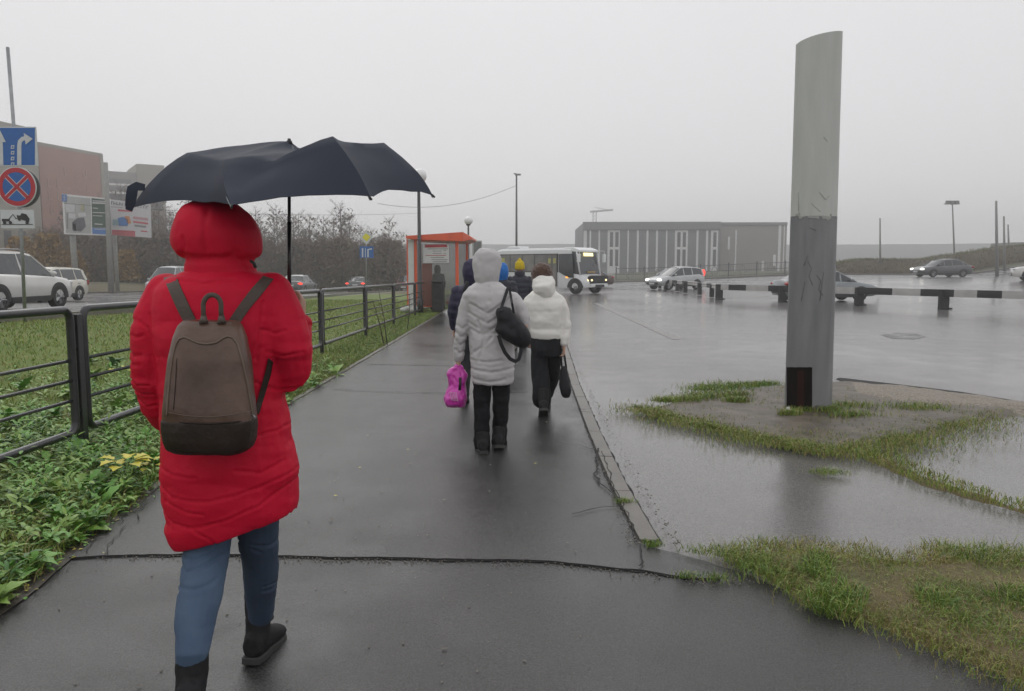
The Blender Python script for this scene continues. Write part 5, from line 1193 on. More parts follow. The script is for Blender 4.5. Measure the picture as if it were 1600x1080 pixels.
def head(mb, c, s=1.0, fwd=Vector((0, 1, 0)), parent=None):
    """skull, jaw, nose, lips, ears; c = centre of the head at eye height"""
    f = fwd.normalized(); r = Vector((f.y, -f.x, 0)).normalized(); u = r.cross(f)
    M = Matrix((r, f, u)).transposed()
    W = lambda x, y, z: c+M @ Vector((x*s, y*s, z*s))
    mb.ball(W(0, -.015, .025), (.075*s, .092*s, .095*s), 18, 12, M); mb.ball(W(0, .02, -.055), (.056*s, .065*s, .06*s), 14, 9, M)
    mb.ball(W(0, .055, -.09), (.026*s, .024*s, .02*s), 10, 7, M)
    mb.tube([W(0, .078, .012), W(0, .100, -.028)], [.009*s, .014*s], 8); mb.ball(W(0, .098, -.03), .015*s, 8, 6)
    mb.ball(W(0, .083, -.058), (.024*s, .010*s, .006*s), 10, 6, M); mb.ball(W(0, .081, -.069), (.020*s, .010*s, .006*s), 10, 6, M)
    for k in (-1, 1):
        mb.ball(W(k*.076, -.01, -.005), (.009*s, .022*s, .034*s), 8, 7, M); mb.ball(W(k*.033, .070, .022), (.022*s, .012*s, .007*s), 8, 6, M); mb.ball(W(k*.04, .055, -.03), (.022*s, .02*s, .02*s), 8, 6, M)
    mb.tube([W(0, -.02, -.06), W(0, -.03, -.17)], [.052*s, .058*s], 12)
    return W
def eyes(W, parent, s=1.0):
    for k in (-1, 1):
        mb = MB(); mb.ball(W(k*.033, .074, .004), .0115*s, 10, 8); mb.build('eye', m_eye, parent, True)
def body_figure(name, lab, hip, sh, legs, arms, headc, hands, s=1.0, voxel=.012, group=None, loc=None):
    """one continuous body under the clothes; legs/arms = lists of 3 joints"""
    mb = MB()
    c = (hip+sh)/2; mb.loft([ell(hip-Vector((0, 0, .06)), .10*s, .07*s), ell(hip, .13*s, .09*s), ell(c, .12*s, .085*s), ell(sh-Vector((0, 0, .10)), .15*s, .09*s), ell(sh, .13*s, .075*s), ell(sh+Vector((0, 0, .05)), .05*s, .05*s)])
    for a in legs:
        limb(mb, bend(a[0], a[1], .055*s, .036*s)+bend(a[1], a[2], .034*s, .020*s)[1:])
        f = a[3] if len(a) > 3 else Vector((0, 1, 0)); mb.tube([a[2], a[2]+f*.04-Vector((0, 0, .02)), a[2]-Vector((0, 0, .03))+f*.10], [.018*s, .018*s, .012*s], 10)
    for a in arms: limb(mb, bend(a[0], a[1], .042*s, .034*s)+bend(a[1], a[2], .033*s, .024*s)[1:])
    W = head(mb, headc, s); mb.tube([sh, headc-Vector((0, .02, .05))], [.06*s, .052*s], 12)
    for h in hands: hand(mb, *h)
    me = smoothmesh(mb, voxel, 2); me.materials.clear(); me.materials.append(m_skin)
    g = Vector(loc); me.transform(Matrix.Translation(-g)); o = bpy.data.objects.new(name, me); COL.objects.link(o); o.location = g; me.shade_smooth()
    ORG[o.name] = g; tag(o, lab, 'person', group); eyes(W, o, s)
    return o
def puff(per, amp, wr=.004, cx=0, ph=0, slope=0.0, seed=0, z0=-9, s=(7, 7, 16)):
    def f(p, n):
        q = noise.noise(Vector((p.x*3, p.y*3, p.z*2+seed)))
        t = (p.z+ph+slope*abs(p.x-cx)+.03*q)/per; b = abs(math.sin(math.pi*t))**.45
        w = noise.noise(Vector((p.x*s[0], p.y*s[1], p.z*s[2]+seed)))*wr*1.5+noise.noise(Vector((p.x*s[0]*2.6, p.y*s[1]*2.6, p.z*s[2]*2.2+seed)))*wr*.8
        # short creases running into the seams
        cr = noise.noise(Vector((p.x*22+seed, p.y*22, p.z*5)))*wr*.9*(1-b)*2
        return (amp*(b-.8) if p.z > z0 else 0)+w+cr
    return f
def fold(wr=.006, s=(6, 6, 22), seed=0):
    def f(p, n): return wr*noise.noise(Vector((p.x*s[0], p.y*s[1], p.z*s[2]+seed)))+wr*.5*noise.noise(Vector((p.x*s[0]*3, p.y*s[1]*3, p.z*s[2]*2.2+seed)))
    return f
def boot(mb, ankle, heel_lift, d, s=1.0, shaft=.12, r=.052, side=0, knee=None):
    """ankle point, d = horizontal toe direction, heel_lift angle: toes pointing down"""
    d = d.normalized(); c, sn = math.cos(heel_lift), math.sin(heel_lift); f = d*c-Vector((0, 0, 1))*sn; u = d*sn+Vector((0, 0, 1))*c; w = f.cross(u)
    A = ankle
    def ring(o, a, b, fl=0): return [o+w*math.cos(t)*a+u*max(-b if not fl else -fl, math.sin(t)*b) for t in [2*math.pi*i/16 for i in range(16)]]
    mb.loft([ring(A+f*x*s-u*h*s, a*s, b*s, fl*s) for x, h, a, b, fl in ((-.085, .045, .030, .035, .035), (-.07, .045, .040, .050, .045), (-.02, .040, .043, .06, .05), (.05, .048, .044, .048, .042), (.11, .058, .049, .034, .032), (.165, .065, .044, .027, .025), (.195, .07, .026, .019, .018))])
    k = (knee-A).normalized() if knee is not None else u
    mb.tube([A-f*.02*s-u*.035*s, A-f*.012*s+k*.04*s, A-f*.008*s+k*shaft*s], [.046*s, r*s, r*1.06*s], 16); mb.ball(A-f*.03*s-u*.03*s, .048*s)
    return f, u, w
def sole(mb, ankle, heel_lift, d, s=1.0):
    d = d.normalized(); c, sn = math.cos(heel_lift), math.sin(heel_lift); f = d*c-Vector((0, 0, 1))*sn; u = d*sn+Vector((0, 0, 1))*c; w = f.cross(u); A = ankle
    out = [(-.092, .02), (-.085, .036), (-.03, .042), (.03, .040), (.09, .050), (.15, .050), (.195, .030), (.208, .008)]
    poly = [(x, y) for x, y in out]+[(x, -y) for x, y in reversed(out)]
    mb.prism([(x*s, y*s) for x, y in poly], A-u*.108*s, f, w, u*.028*s)
def creases(lst, Y, w=.008, d=.006):
    """stitched seams and folds: valleys along polylines given on the garment"""
    segs = []
    for pl in lst:
        ww, dd = w, d
        if isinstance(pl[0], tuple) and len(pl[0]) == 3: pass
        q = [P(a, b, Y) for a, b in pl]
        for i, (a, b) in enumerate(zip(q, q[1:])): segs.append((a.x, a.z, b.x, b.z))
    def f(p, n):
        if n.y > .25: return 0
        v = 0; jx = .004*noise.noise(p*25); jz = .004*noise.noise(p*25+Vector((5, 0, 0)))
        for ax, az, bx_, bz in segs:
            dx, dz = bx_-ax, bz-az; t = ((p.x-ax)*dx+(p.z-az)*dz)/(dx*dx+dz*dz+1e-9); t = max(0, min(1, t)); e = math.hypot(p.x+jx-ax-dx*t, p.z+jz-az-dz*t)
            if e < w*5: v = min(v, -d*math.exp(-(e/w)**2)); v += 0 if e > w*4 else .25*d*math.exp(-((e-2.2*w)/w)**2)
        return v
    return f
# ---------------------------------------------------------------- woman in the red coat
m_red = mat('red_puffer', (.51, .004, .026), .60, col2=(.59, .008, .038), scale=4, bump=.35, bscale=26, spec=.16)
m_jean = mat('blue_denim', (.050, .085, .150), .85, col2=(.085, .135, .21), scale=7, bump=.3, bscale=300); m_jean_shade = mat('blue_denim_shaded', (.030, .048, .082), .85, col2=(.045, .07, .115), scale=9, bump=.3, bscale=300)  # second denim is a darker copy: shade on the forward leg painted in
m_boot = mat('black_suede', (.012, .012, .013), .75, spec=.25, col2=(.022, .022, .024), scale=30, bump=.3, bscale=200); m_sole = mat('rubber_sole', (.035, .035, .033), .7)
Y0 = 2.75
hip = P(345, 742, Y0); sh = P(345, 470, Y0)
Ln = [P(327, 770, Y0), P(322, 895, 2.64), P(300, 1035, 2.42)]; Rn = [P(400, 770, Y0), P(407, 880, 2.90), P(406, 985, 3.02)]
La = [P(250, 470, Y0), P(236, 585, 2.72), P(262, 650, 2.90)]; Ra = [P(432, 470, Y0), P(452, 578, 2.76), P(462, 498, 3.00)]
hdc = P(340, 372, Y0+.03)
grip = P(452, 470, 2.95)
wr_ = grip+Vector((.030, .03, -.085))
red = body_figure('person', 'walker in a long red hooded quilted coat and blue jeans under a dark umbrella', hip, sh, [Ln+[Vector((-.1, .6, -.8)).normalized()], Rn], [La, Ra[:2]+[wr_]], hdc,
    [(wr_, Vector((.05, .25, 1)), Vector((-1, -.1, 0)), Vector((-.3, -1, .3)), 1.3), (La[2], Vector((.3, 1, .1)), Vector((0, 0, -1)), Vector((1, -.3, 0)), .7)], voxel=.006, loc=(hip.x, Y0, 0))
# coat: torso, sleeves, hood as one garment
mb = MB(); e = 2.4
rows_ = [(292, 400, 424, .10, 0), (262, 436, 436, .125, 0), (247, 447, 452, .15, 0), (243, 447, 480, .165, 0), (246, 443, 520, .17, 0), (252, 441, 570, .17, .0), (257, 441, 620, .172, 0), (260, 448, 660, .18, 0), (260, 458, 700, .185, 0), (259, 462, 740, .19, .0), (261, 462, 775, .19, -.10), (266, 459, 800, .185, -.0)]
rg = []
for ul, ur, v, ry, _ in rows_: rg.append(pxring(ul, ur, v, Y0, ry, e=e))
def hemring(ul, ur, vl, vr, ry, e=2.6):
    a, b = P(ul, vl, Y0), P(ur, vr, Y0); tl = (b.z-a.z)/(b.x-a.x); return ell(((a.x+b.x)/2, Y0, (a.z+b.z)/2), (b.x-a.x)/2, ry, tilt=(tl, 0.05), e=e)
rg += [hemring(268, 460, 818, 775, .185), hemring(274, 458, 834, 786, .18), hemring(281, 452, 846, 796, .172)]
mb.loft(rg)
limb(mb, [(P(262, 458, Y0), .075), (P(244, 500, Y0-.01), .082), (P(239, 545, Y0-.02), .078), (P(238, 590, Y0-.02), .074), (P(249, 628, 2.78), .070), (P(266, 655, 2.88), .062)])
limb(mb, [(P(424, 458, Y0), .078), (P(441, 500, Y0), .085), (P(450, 545, Y0), .086), (P(451, 578, Y0+.02), .083), (P(458, 560, 2.86), .076), (P(463, 520, 2.96), .062), (wr_-Vector((0, .0, .01)), .045)])
RC = creases([[(211, 546), (228, 552), (242, 551)], [(212, 588), (230, 597), (250, 598)], [(221, 622), (240, 632), (256, 630)], [(236, 500), (250, 508), (262, 527)], [(252, 488), (262, 515), (268, 556)], [(427, 470), (424, 510), (420, 556)], [(424, 512), (440, 518), (456, 514)], [(393, 574), (405, 583), (413, 581)], [(397, 590), (410, 596), (420, 590)],
    [(262, 742), (300, 757), (350, 762), (400, 752), (460, 732)], [(266, 782), (300, 797), (340, 800), (380, 790), (425, 772), (462, 748)], [(285, 765), (325, 777), (350, 779)], [(330, 800), (360, 818), (372, 834)], [(395, 715), (430, 722), (455, 712)], [(395, 655), (425, 668), (450, 664)], [(262, 712), (300, 724), (340, 726)], [(418, 588), (440, 606), (470, 606)], [(300, 437), (340, 441), (385, 436)], [(212, 560), (222, 566), (238, 566)], [(430, 545), (452, 552), (480, 548)], [(220, 520), (234, 524), (244, 520)], [(214, 606), (236, 613), (252, 612)]], Y0, .0042, .0062)
def coat_fn(p, n):
    cx = red.location.x
    v = puff(.150, .0045, .0035, cx, .05, .10, 3, s=(5, 5, 13))(p, n)+.006*noise.noise(Vector((p.x*3.5, p.y*3.5, p.z*6)))
    if p.z > 1.42: v *= .45
    # sleeves bunch
    if abs(p.x-cx) > .20 and p.z < 1.4: v += .005*noise.noise(Vector((p.x*6, p.y*6, p.z*17)))+.002*noise.noise(Vector((p.x*15, p.y*15, p.z*40)))
    return v+RC(p, n)
coat = organic('coat', m_red, red, mb, .0068, 6, coat_fn)
mb = MB(); hr = []
for (ul, ur, v, ry, dy) in ((288, 404, 434, .110, 0), (292, 399, 424, .104, 0), (292, 395, 413, .106, 0), (287, 401, 404, .116, .01), (279, 406, 394, .128, .015), (273, 407.5, 384, .136, .02), (271, 407.5, 373, .140, .02), (272.5, 404, 359, .138, .02), (276, 396, 346, .130, .02), (281, 387, 334, .116, .02), (289, 374, 322, .092, .02), (304, 358, 313, .05, .02)):
    hr.append(pxring(ul, ur, v, Y0+dy, ry, e=2.15))
mb.loft(hr)
HC = creases([[(290, 412), (300, 400), (308, 386), (306, 374)], [(392, 414), (384, 402), (380, 392)], [(296, 398), (320, 404), (345, 405)], [(340, 330), (341, 372), (340, 400)], [(345, 404), (370, 402), (385, 396)]], Y0, .008, .007)
hd = organic('hood', m_red, red, mb, .008, 5, lambda p, n: .006*noise.noise(Vector((p.x*9, p.y*9, p.z*9)))+.004*noise.noise(Vector((p.x*20, p.y*20, p.z*14)))-(.010*math.exp(-((p.z-P(340, 407, Y0).z)/.012)**2))-.006*math.exp(-((p.x-P(340, 360, Y0).x)/.008)**2)*0+HC(p, n))
mb = MB(); q0 = P(392, 408, Y0-.06); mb.tube([q0, P(397, 412, Y0-.08), P(399, 418, Y0-.07)], .006, 6); mb.build('cord_stop', m_black, red, True)
JC = creases([[(286, 873), (318, 872), (356, 860)], [(286, 893), (322, 891), (356, 886)], [(290, 902), (310, 899)], [(386, 862), (408, 867), (434, 856)], [(384, 870), (394, 876)], [(388, 946), (410, 950), (428, 942)], [(387, 956), (405, 957)], [(288, 856), (320, 860), (352, 850)]], 2.70, .006, .006)
for nm, L_, m_, s_ in (('jeans_leg', [(P(330, 760, Y0), .095), (P(323, 850, 2.70), .084), (P(320, 885, 2.66), .078), (P(313, 930, 2.58), .076), (P(304, 980, 2.50), .066), (P(300, 1022, 2.44), .052), (P(299, 1045, 2.45), .046)], m_jean, 1), ('jeans_leg', [(P(402, 770, Y0), .085), (P(403, 830, 2.83), .077), (P(407, 885, 2.90), .069), (P(407, 930, 2.96), .062), (P(407, 962, 3.0), .050)], m_jean_shade, 9)):
    mb = MB(); limb(mb, L_, 18); kn = L_[2][0].z
    organic(nm, m_, red, mb, .006, 3, lambda p, n, kn=kn, s_=s_: JC(p, n)+.004*noise.noise(Vector((p.x*9, p.y*9, p.z*14+s_)))+.0015*noise.noise(Vector((p.x*22, p.y*22, p.z*40+s_))))
hp_ = mat('boot_heel', (.03, .03, .03), .6)
A = P(300, 1078, 2.44); mb = MB(); boot(mb, A, R(50), Vector((-.25, 1, 0)), 1.05, .13, .050, knee=P(302, 1000, 2.47)); bt = organic('boot', m_boot, red, mb, .006, 3, fold(.002, (20, 20, 40))); mb = MB(); sole(mb, A, R(50), Vector((-.25, 1, 0)), 1.05); mb.build('boot_sole', m_sole, bt, bevel=.004)
A = P(407, 1000, 3.02); A.z = .112; mb = MB(); boot(mb, A, R(6), Vector((.06, 1, 0)), 1.06, .15, .047, knee=P(405, 955, 3.02)); bt = organic('boot', m_boot, red, mb, .006, 3, fold(.002, (20, 20, 40))); mb = MB(); sole(mb, A, R(6), Vector((.06, 1, 0)), 1.06); mb.build('boot_sole', m_sole, bt, bevel=.004)
mb = MB(); mb.tube([A+Vector((.052*math.cos(a), .05*math.sin(a), .045)) for a in [2*math.pi*i/20 for i in range(21)]], .006, 6); mb.build('boot_strap', m_black, bt, True)
# ---------------------------------------------------------------- backpack
m_lea = mat('brown_leather', (.060, .033, .023), .31, col2=(.15, .092, .070), scale=5.5, bump=.35, bscale=35, spec=.4); m_lead = mat('dark_leather', (.022, .014, .010), .5, spec=.3, var=.25, scale=8, bump=.3, bscale=60); m_pipe = mat('zip_tan', (.14, .10, .075), .5); m_webb = mat('strap_brown', (.075, .055, .045), .6, bump=.3, bscale=80)
YB = 2.47; c0 = P(328, 703, YB)
bp_ = thing('backpack', (c0.x, YB, c0.z), 'rounded brown leather backpack worn on the red coat', 'backpack')
mb = MB(); rg = []
for ul, ur, v, ry, dy in ((288, 372, 500, .030, .06), (279, 378, 509, .042, .05), (273, 384, 528, .056, .035), (267, 390, 560, .066, .02), (262, 393, 600, .073, .01), (258.5, 396, 640, .078, 0), (258, 398, 660, .080, 0)): rg.append(pxring(ul, ur, v, YB+dy, ry, e=3.2))
mb.loft(rg)
def bag_fn(p, n):
    d = Vector(((p.x-P(325, 585, YB).x)/.06, (p.z-P(325, 575, YB).z)/.10)); v = -.010*math.exp(-d.length_squared) if n.y < 0 else 0
    return v+.002*noise.noise(Vector((p.x*14, p.y*14, p.z*14)))+.003*noise.noise(Vector((p.x*9, 0, p.z*5+4)))
bb = organic('bag_body', m_lea, bp_, mb, .006, 4, bag_fn)
mb = MB(); rg = []
for ul, ur, v, ry, dy in ((257.5, 398, 652, .081, -.001), (257.5, 399, 668, .084, -.001), (260, 398.5, 686, .083, 0), (264, 394, 699, .076, 0), (276, 384, 706, .058, 0)): rg.append(pxring(ul, ur, v, YB+dy, ry, e=3.2))
mb.loft(rg); bb2 = organic('bag_base', m_lead, bp_, mb, .006, 4, lambda p, n: .002*noise.noise(p*14)+.003*noise.noise(Vector((p.x*22, 0, p.z*12))))
bv = bvh_of(bb); bv2 = bvh_of(bb2); bvc = bvh_of(coat)
def surfline(bv, pts, r, name, m, par, off=.002, k=6, Yd=2.45):
    q = []
    for a, b in zip(pts, pts[1:]):
        for i in range(k): f = i/k; q.append((a[0]+(b[0]-a[0])*f, a[1]+(b[1]-a[1])*f))
    q.append(pts[-1]); P3 = [hit(bv, u, v, off, Yd) for u, v in q]
    for _ in range(2): P3 = [P3[0]]+[(P3[i-1]+P3[i]*2+P3[i+1])/4 for i in range(1, len(P3)-1)]+[P3[-1]]
    mb = MB(); mb.tube(P3, r, 6); return mb.build(name, m, par, True)
surfline(bv, [(260.5, 650), (261.5, 630), (264, 600), (269, 560), (273.5, 540), (279, 530), (288, 526.5), (300, 532), (311, 536.5), (323, 538), (338, 535.5), (348, 528.5), (356, 525.5), (364, 528), (371, 537), (379, 566), (386, 598), (391, 630), (394.5, 650)], .0034, 'zip', m_pipe, bp_)
surfline(bv, [(276, 560), (274, 600), (271, 640)], .0012, 'seam', m_lead, bp_); surfline(bv2, [(260, 657), (290, 661), (328, 662.5), (365, 660), (395, 655)], .003, 'base_piping', m_lead, bp_)
surfline(bv, [(261, 644), (290, 650), (328, 652), (365, 648), (393, 642)], .0013, 'stitching', m_pipe, bp_)
def band(name, Lp, Rp, bv, par, m, off=.007, th=.006, k=5, nw=3, yd=2.55):
    rows = []
    for i in range(len(Lp)-1):
        for j in range(k if i < len(Lp)-2 else k+1):
            f = j/k; a = Vector(Lp[i]).lerp(Vector(Lp[i+1]), f); b = Vector(Rp[i]).lerp(Vector(Rp[i+1]), f); rows.append([hit(bv, *(a.lerp(b, g/nw)), off, yd) for g in range(nw+1)])
    for _ in range(2): rows = [rows[0]]+[[(rows[i-1][g]+rows[i][g]*2+rows[i+1][g])/4 for g in range(nw+1)] for i in range(1, len(rows)-1)]+[rows[-1]]
    mb = MB(); back = Vector((0, th, 0)); mb.loft([r_+[p+back for p in reversed(r_)] for r_ in rows]); return mb.build(name, m, par, True, angle=45)
band('shoulder_strap', [(255.5, 434), (266, 460), (278, 487), (288, 505)], [(275, 431), (283, 452), (296, 480), (307, 503)], bvc, bp_, m_webb)
band('shoulder_strap', [(411, 431), (392, 452), (371, 480), (354, 506)], [(427, 436), (410, 458), (388, 484), (372, 508)], bvc, bp_, m_webb)
band('lower_strap', [(419, 560), (415, 580), (406, 612), (398, 640)], [(426, 566), (423, 585), (413, 618), (404, 648)], bvc, bp_, m_lead)
mb = MB(); q = [P(331.5+14*math.cos(a)*(1 if a < 3.3 else 1), 478-17*math.sin(a), 2.50) for a in [R(-12+204*i/16) for i in range(17)]]; q = [P(346, 500, 2.495)]+q+[P(318, 500, 2.495)]
mb.tube(q, .0085, 8, flat=.55, ref=(1, 0, 0)); mb.build('grab_handle', m_webb, bp_, True)
for uu in (318, 346): mb = MB(); mb.tube([P(uu, 493, 2.497), P(uu, 505, 2.488)], [.009, .016], 8, flat=.45, ref=(1, 0, 0)); mb.build('handle_tab', m_webb, bp_, True)
mb = MB(); p = hit(bv, 394, 648, .006, 2.45); mb.tube([p, p+Vector((.008, -.004, -.004)), p+Vector((.012, -.004, -.012))], .003, 6); mb.build('zip_pull', m_galv, bp_, True)
# ---------------------------------------------------------------- umbrella
m_umb = mat('umbrella_cloth', (.028, .034, .052), .70, col2=(.036, .043, .064), scale=3, bump=.15, bscale=500, spec=.25)
top = P(452, 221, 2.95)
um = thing('umbrella', (grip.x, grip.y, grip.z), 'open dark navy umbrella with kinked ribs held over the red hood', 'umbrella')
ribs = [(P(602, 223, 2.98), P(676, 305, 2.98)), (P(521, 213.5, 2.66), P(578, 308, 2.52)), (P(352, 250, 2.62), P(362, 321, 2.42)), (P(290, 238, 2.86), P(207, 321, 2.82)), (P(335, 244, 3.2), P(292, 296, 3.3)), (P(470, 240, 3.28), P(452, 290, 3.5)), (P(560, 236, 3.25), P(610, 292, 3.34))]
def ribpt(i, t):
    k, e_ = ribs[i % 7]
    if t < .62: f = t/.62; p = top.lerp(k, f); p.z += {1: -.042, 0: -.036, 6: -.030}.get(i % 7, .006)*math.sin(math.pi*f**.62)
    else: f = (t-.62)/.38; p = k.lerp(e_, f); p += (k-top).normalized()*.022*math.sin(math.pi*f)
    return p
vs, fs = [], []; NT, NS = 18, 9; tot = 7*NS
for j in range(NT+1):
    t = j/NT
    for i in range(7):
        for s_ in range(NS):
            g = s_/NS; a, b = ribpt(i, t), ribpt(i+1, t); p = a.lerp(b, g); sg = 4*g*(1-g)
            d = (p-top); d.z = 0; p = p+d*(.10*sg*(-1 if t > .62 else -.4)*t)      # cloth pulled in between the ribs
            p.z += sg*(-.012*math.sin(math.pi*min(1, t))+.022*max(0, t-.7)/.3)
            if i == 1: q_ = (t-.25)-(g*.62); p.z -= .030*sg**.5*math.exp(-(q_/.09)**2)*min(1, t*3); p.y -= .02*sg*math.exp(-(q_/.12)**2)
            p.z += .010*t*noise.noise(Vector((p.x*7, p.y*7, i*2.0)))+.006*t*noise.noise(Vector((p.x*16, p.y*16, 7)))
            vs.append(p)
for j in range(NT):
    for i in range(tot): a = j*tot+i; b = j*tot+(i+1) % tot; fs.append((a, b, b+tot, a+tot))
mb = MB(); mb.add(vs, fs); me = mb.mesh('canopy'); bm = bmesh.new(); bm.from_mesh(me); bmesh.ops.remove_doubles(bm, verts=bm.verts, dist=1e-5); bmesh.ops.recalc_face_normals(bm, faces=bm.faces); bmesh.ops.solidify(bm, geom=bm.faces[:], thickness=.0015); bm.to_mesh(me); bm.free(); me.set_sharp_from_angle(angle=R(60))
cn = link('canopy', me, m_umb, um)
for i in range(7):
    mb = MB(); q = [ribpt(i, t/12)-Vector((0, 0, .006+.004*t/12)) for t in range(13)]; mb.tube(q, .0022, 5); mb.tube([ribpt(i, .6)-Vector((0, 0, .006)), top.lerp(ribs[i][0], .3)-Vector((0, 0, .14))], .0018, 5); rb = mb.build('rib', m_galv, um, True)
    mb = MB(); e_ = ribs[i][1]; d = (e_-ribs[i][0]).normalized(); mb.tube([e_-d*.004, e_+d*.012], [.003, .004], 6); mb.build('rib_tip', m_black, rb, True)
mb = MB(); mb.tube([top+Vector((0, 0, .01)), grip], .0065, 10); mb.tube([top.lerp(grip, .5), grip], .008, 10); mb.build('shaft', m_blk, um, True)
mb = MB(); mb.tube([top-Vector((0, 0, .012)), top+Vector((0, 0, .001)), top+Vector((0, 0, .006))], [.014, .010, .004], 10); mb.build('ferrule', m_black, um, True)
mb = MB(); mb.tube([grip+Vector((0, 0, .035)), grip+Vector((0, 0, .02)), grip-Vector((0, 0, .055)), grip-Vector((0, 0, .07))], [.010, .014, .015, .011], 12); mb.build('handle', m_black, um, True)
mb = MB(); L_ = [P(207, 292, 2.80), P(224, 294, 2.79), P(219, 300, 2.79), P(211, 306, 2.79), P(206, 318, 2.79), P(201, 330, 2.79)]
rows = []
for a, w in ((P(226, 293, 2.79), .012), (P(214, 291, 2.79), .016), (P(207, 295, 2.78), .020), (P(205, 306, 2.78), .020), (P(203, 318, 2.785), .018), (P(201, 329, 2.79), .012)): rows.append((a, w))
rg = []
for i, (a, w) in enumerate(rows):
    d = (rows[min(i+1, 5)][0]-rows[max(0, i-1)][0]).normalized(); n = d.cross(Vector((0, 1, 0))).normalized(); rg.append([a-n*w, a+n*w, a+n*w+Vector((0, .003, 0)), a-n*w+Vector((0, .003, 0))])
mb.loft(rg); mb.build('closing_strap', m_umb, um, True, angle=40)
# ---------------------------------------------------------------- woman in the pale grey coat
m_grc = mat('pale_grey_coat', (.46, .445, .45), .6, col2=(.52, .50, .505), scale=4, bump=.4, bscale=22); m_trou = mat('black_trousers', (.009, .009, .011), .85, spec=.15, col2=(.018, .018, .020), scale=6, bump=.3, bscale=60)
Y1_ = 6.7
def joint(u, v, dy=0, Y=Y1_): return P(u, v, Y+dy)
hip = joint(770, 560); sh = joint(768, 462)
wl = joint(716, 568, .02)
gy = body_figure('person', 'walker in a pale grey hooded coat and black trousers carrying a pink bag', hip, sh, [[joint(754, 575), joint(754, 640, -.03), joint(754, 690, -.08)], [joint(783, 575), joint(782, 640, .02), joint(780, 688, .05)]],
    [[joint(735, 466), joint(722, 515, -.02), wl], [joint(800, 468), joint(820, 510, -.05), joint(800, 545, .15)]], joint(760, 412, .02), [(wl, Vector((0, .05, -1)), Vector((1, 0, 0)), Vector((0, 1, 0)), 1.3), (joint(800, 545, .15), Vector((-.5, .8, -.1)), Vector((0, 1, 0)), Vector((0, 0, 1)), .8)], voxel=.009, loc=(hip.x, Y1_, 0))
mb = MB(); rg = []
for ul, ur, v, ry, e in ((745, 778, 440, .09, 2), (733, 793, 449, .12, 2.2), (726, 806, 460, .145, 2.4), (728, 806, 475, .155, 2.4), (731, 806, 495, .150, 2.4), (733, 803, 515, .145, 2.4), (733, 803, 535, .155, 2.4), (734, 804, 555, .168, 2.4), (736, 805, 575, .175, 2.5), (738, 803, 590, .172, 2.6), (740, 801, 599, .165, 2.6)): rg.append(pxring(ul, ur, v, Y1_, ry, e=e))
mb.loft(rg)
limb(mb, [(joint(734, 463), .062), (joint(727, 485), .064), (joint(722, 510, -.01), .060), (joint(718, 535, 0), .052), (joint(717, 560, .02), .045)])
limb(mb, [(joint(800, 466), .064), (joint(812, 482, -.01), .066), (joint(819, 498, -.03), .060), (joint(818, 512, -.02), .056), (joint(808, 530, .08), .048), (joint(800, 542, .14), .042)])
GC = creases([[(736, 474), (765, 489), (802, 462)], [(733, 488), (764, 504), (795, 484)], [(732, 503), (762, 518), (790, 500)], [(735, 512), (752, 520), (776, 519)], [(742, 548), (760, 536), (770, 524)], [(738, 560), (765, 563), (785, 560)], [(737, 574), (770, 578), (804, 573)], [(739, 589), (765, 593), (790, 590)], [(714, 520), (722, 526), (728, 523)], [(713, 532), (720, 539), (727, 535)], [(712, 546), (718, 552), (726, 549)], [(715, 508), (724, 513), (731, 508)], [(764, 448), (765, 470)], [(748, 500), (758, 530), (750, 560)]], Y1_, .011, .010)
def gfn(p, n):
    cx = gy.location.x; z = p.z
    if z > joint(760, 520).z: t = (z-.9*abs(p.x-cx-.02)*.9)/.085      # chevron quilting on the back
    elif z > joint(760, 560).z: t = (z+.25*(p.x-cx))/.09
    else: t = z/.05
    b = abs(math.sin(math.pi*t))**.4
    return GC(p, n)+.0025*(b-.8)+.009*noise.noise(Vector((p.x*6, p.y*6, z*9+2)))+.005*noise.noise(Vector((p.x*18, p.y*18, z*24)))
gcoat = organic('coat', m_grc, gy, mb, .011, 4, gfn)
mb = MB(); rg = []
for ul, ur, v, ry, dy in ((744, 776, 446, .09, 0), (742, 778, 438, .095, 0), (740, 781, 428, .112, .01), (738, 783, 415, .125, .02), (738, 783, 404, .13, .03), (742, 779, 395, .115, .03), (749, 771, 388.5, .07, .03)): rg.append(pxring(ul, ur, v, Y1_+dy, ry, e=2.1))
mb.loft(rg); organic('hood', m_grc, gy, mb, .010, 4, lambda p, n: .009*noise.noise(Vector((p.x*9, p.y*9, p.z*11)))+.005*noise.noise(Vector((p.x*22, p.y*22, p.z*20))))
for L_, s_ in (([(joint(755, 585), .088), (joint(753, 620, -.01), .078), (joint(753, 655, -.04), .069), (joint(753, 685, -.07), .070), (joint(754, 698, -.08), .074)], 1), ([(joint(782, 585), .088), (joint(783, 620, .01), .078), (joint(782, 655, .03), .068), (joint(780, 680, .05), .068), (joint(780, 693, .05), .071)], 5)):
    mb = MB(); limb(mb, L_, 16); organic('trouser_leg', m_trou, gy, mb, .009, 3, fold(.010, (6, 6, 16), s_))
for A, hl, d in ((G(754, 708)+Vector((0, 0, .12)), R(8), Vector((-.1, 1, 0))), (G(780, 704)+Vector((0, .05, .13)), R(14), Vector((.1, 1, 0)))):
    mb = MB(); boot(mb, A, hl, d, 1.1, .05, .050); bt = organic('boot', m_boot, gy, mb, .008, 3); mb = MB(); sole(mb, A, hl, d, 1.1); mb.build('boot_sole', m_sole, bt)
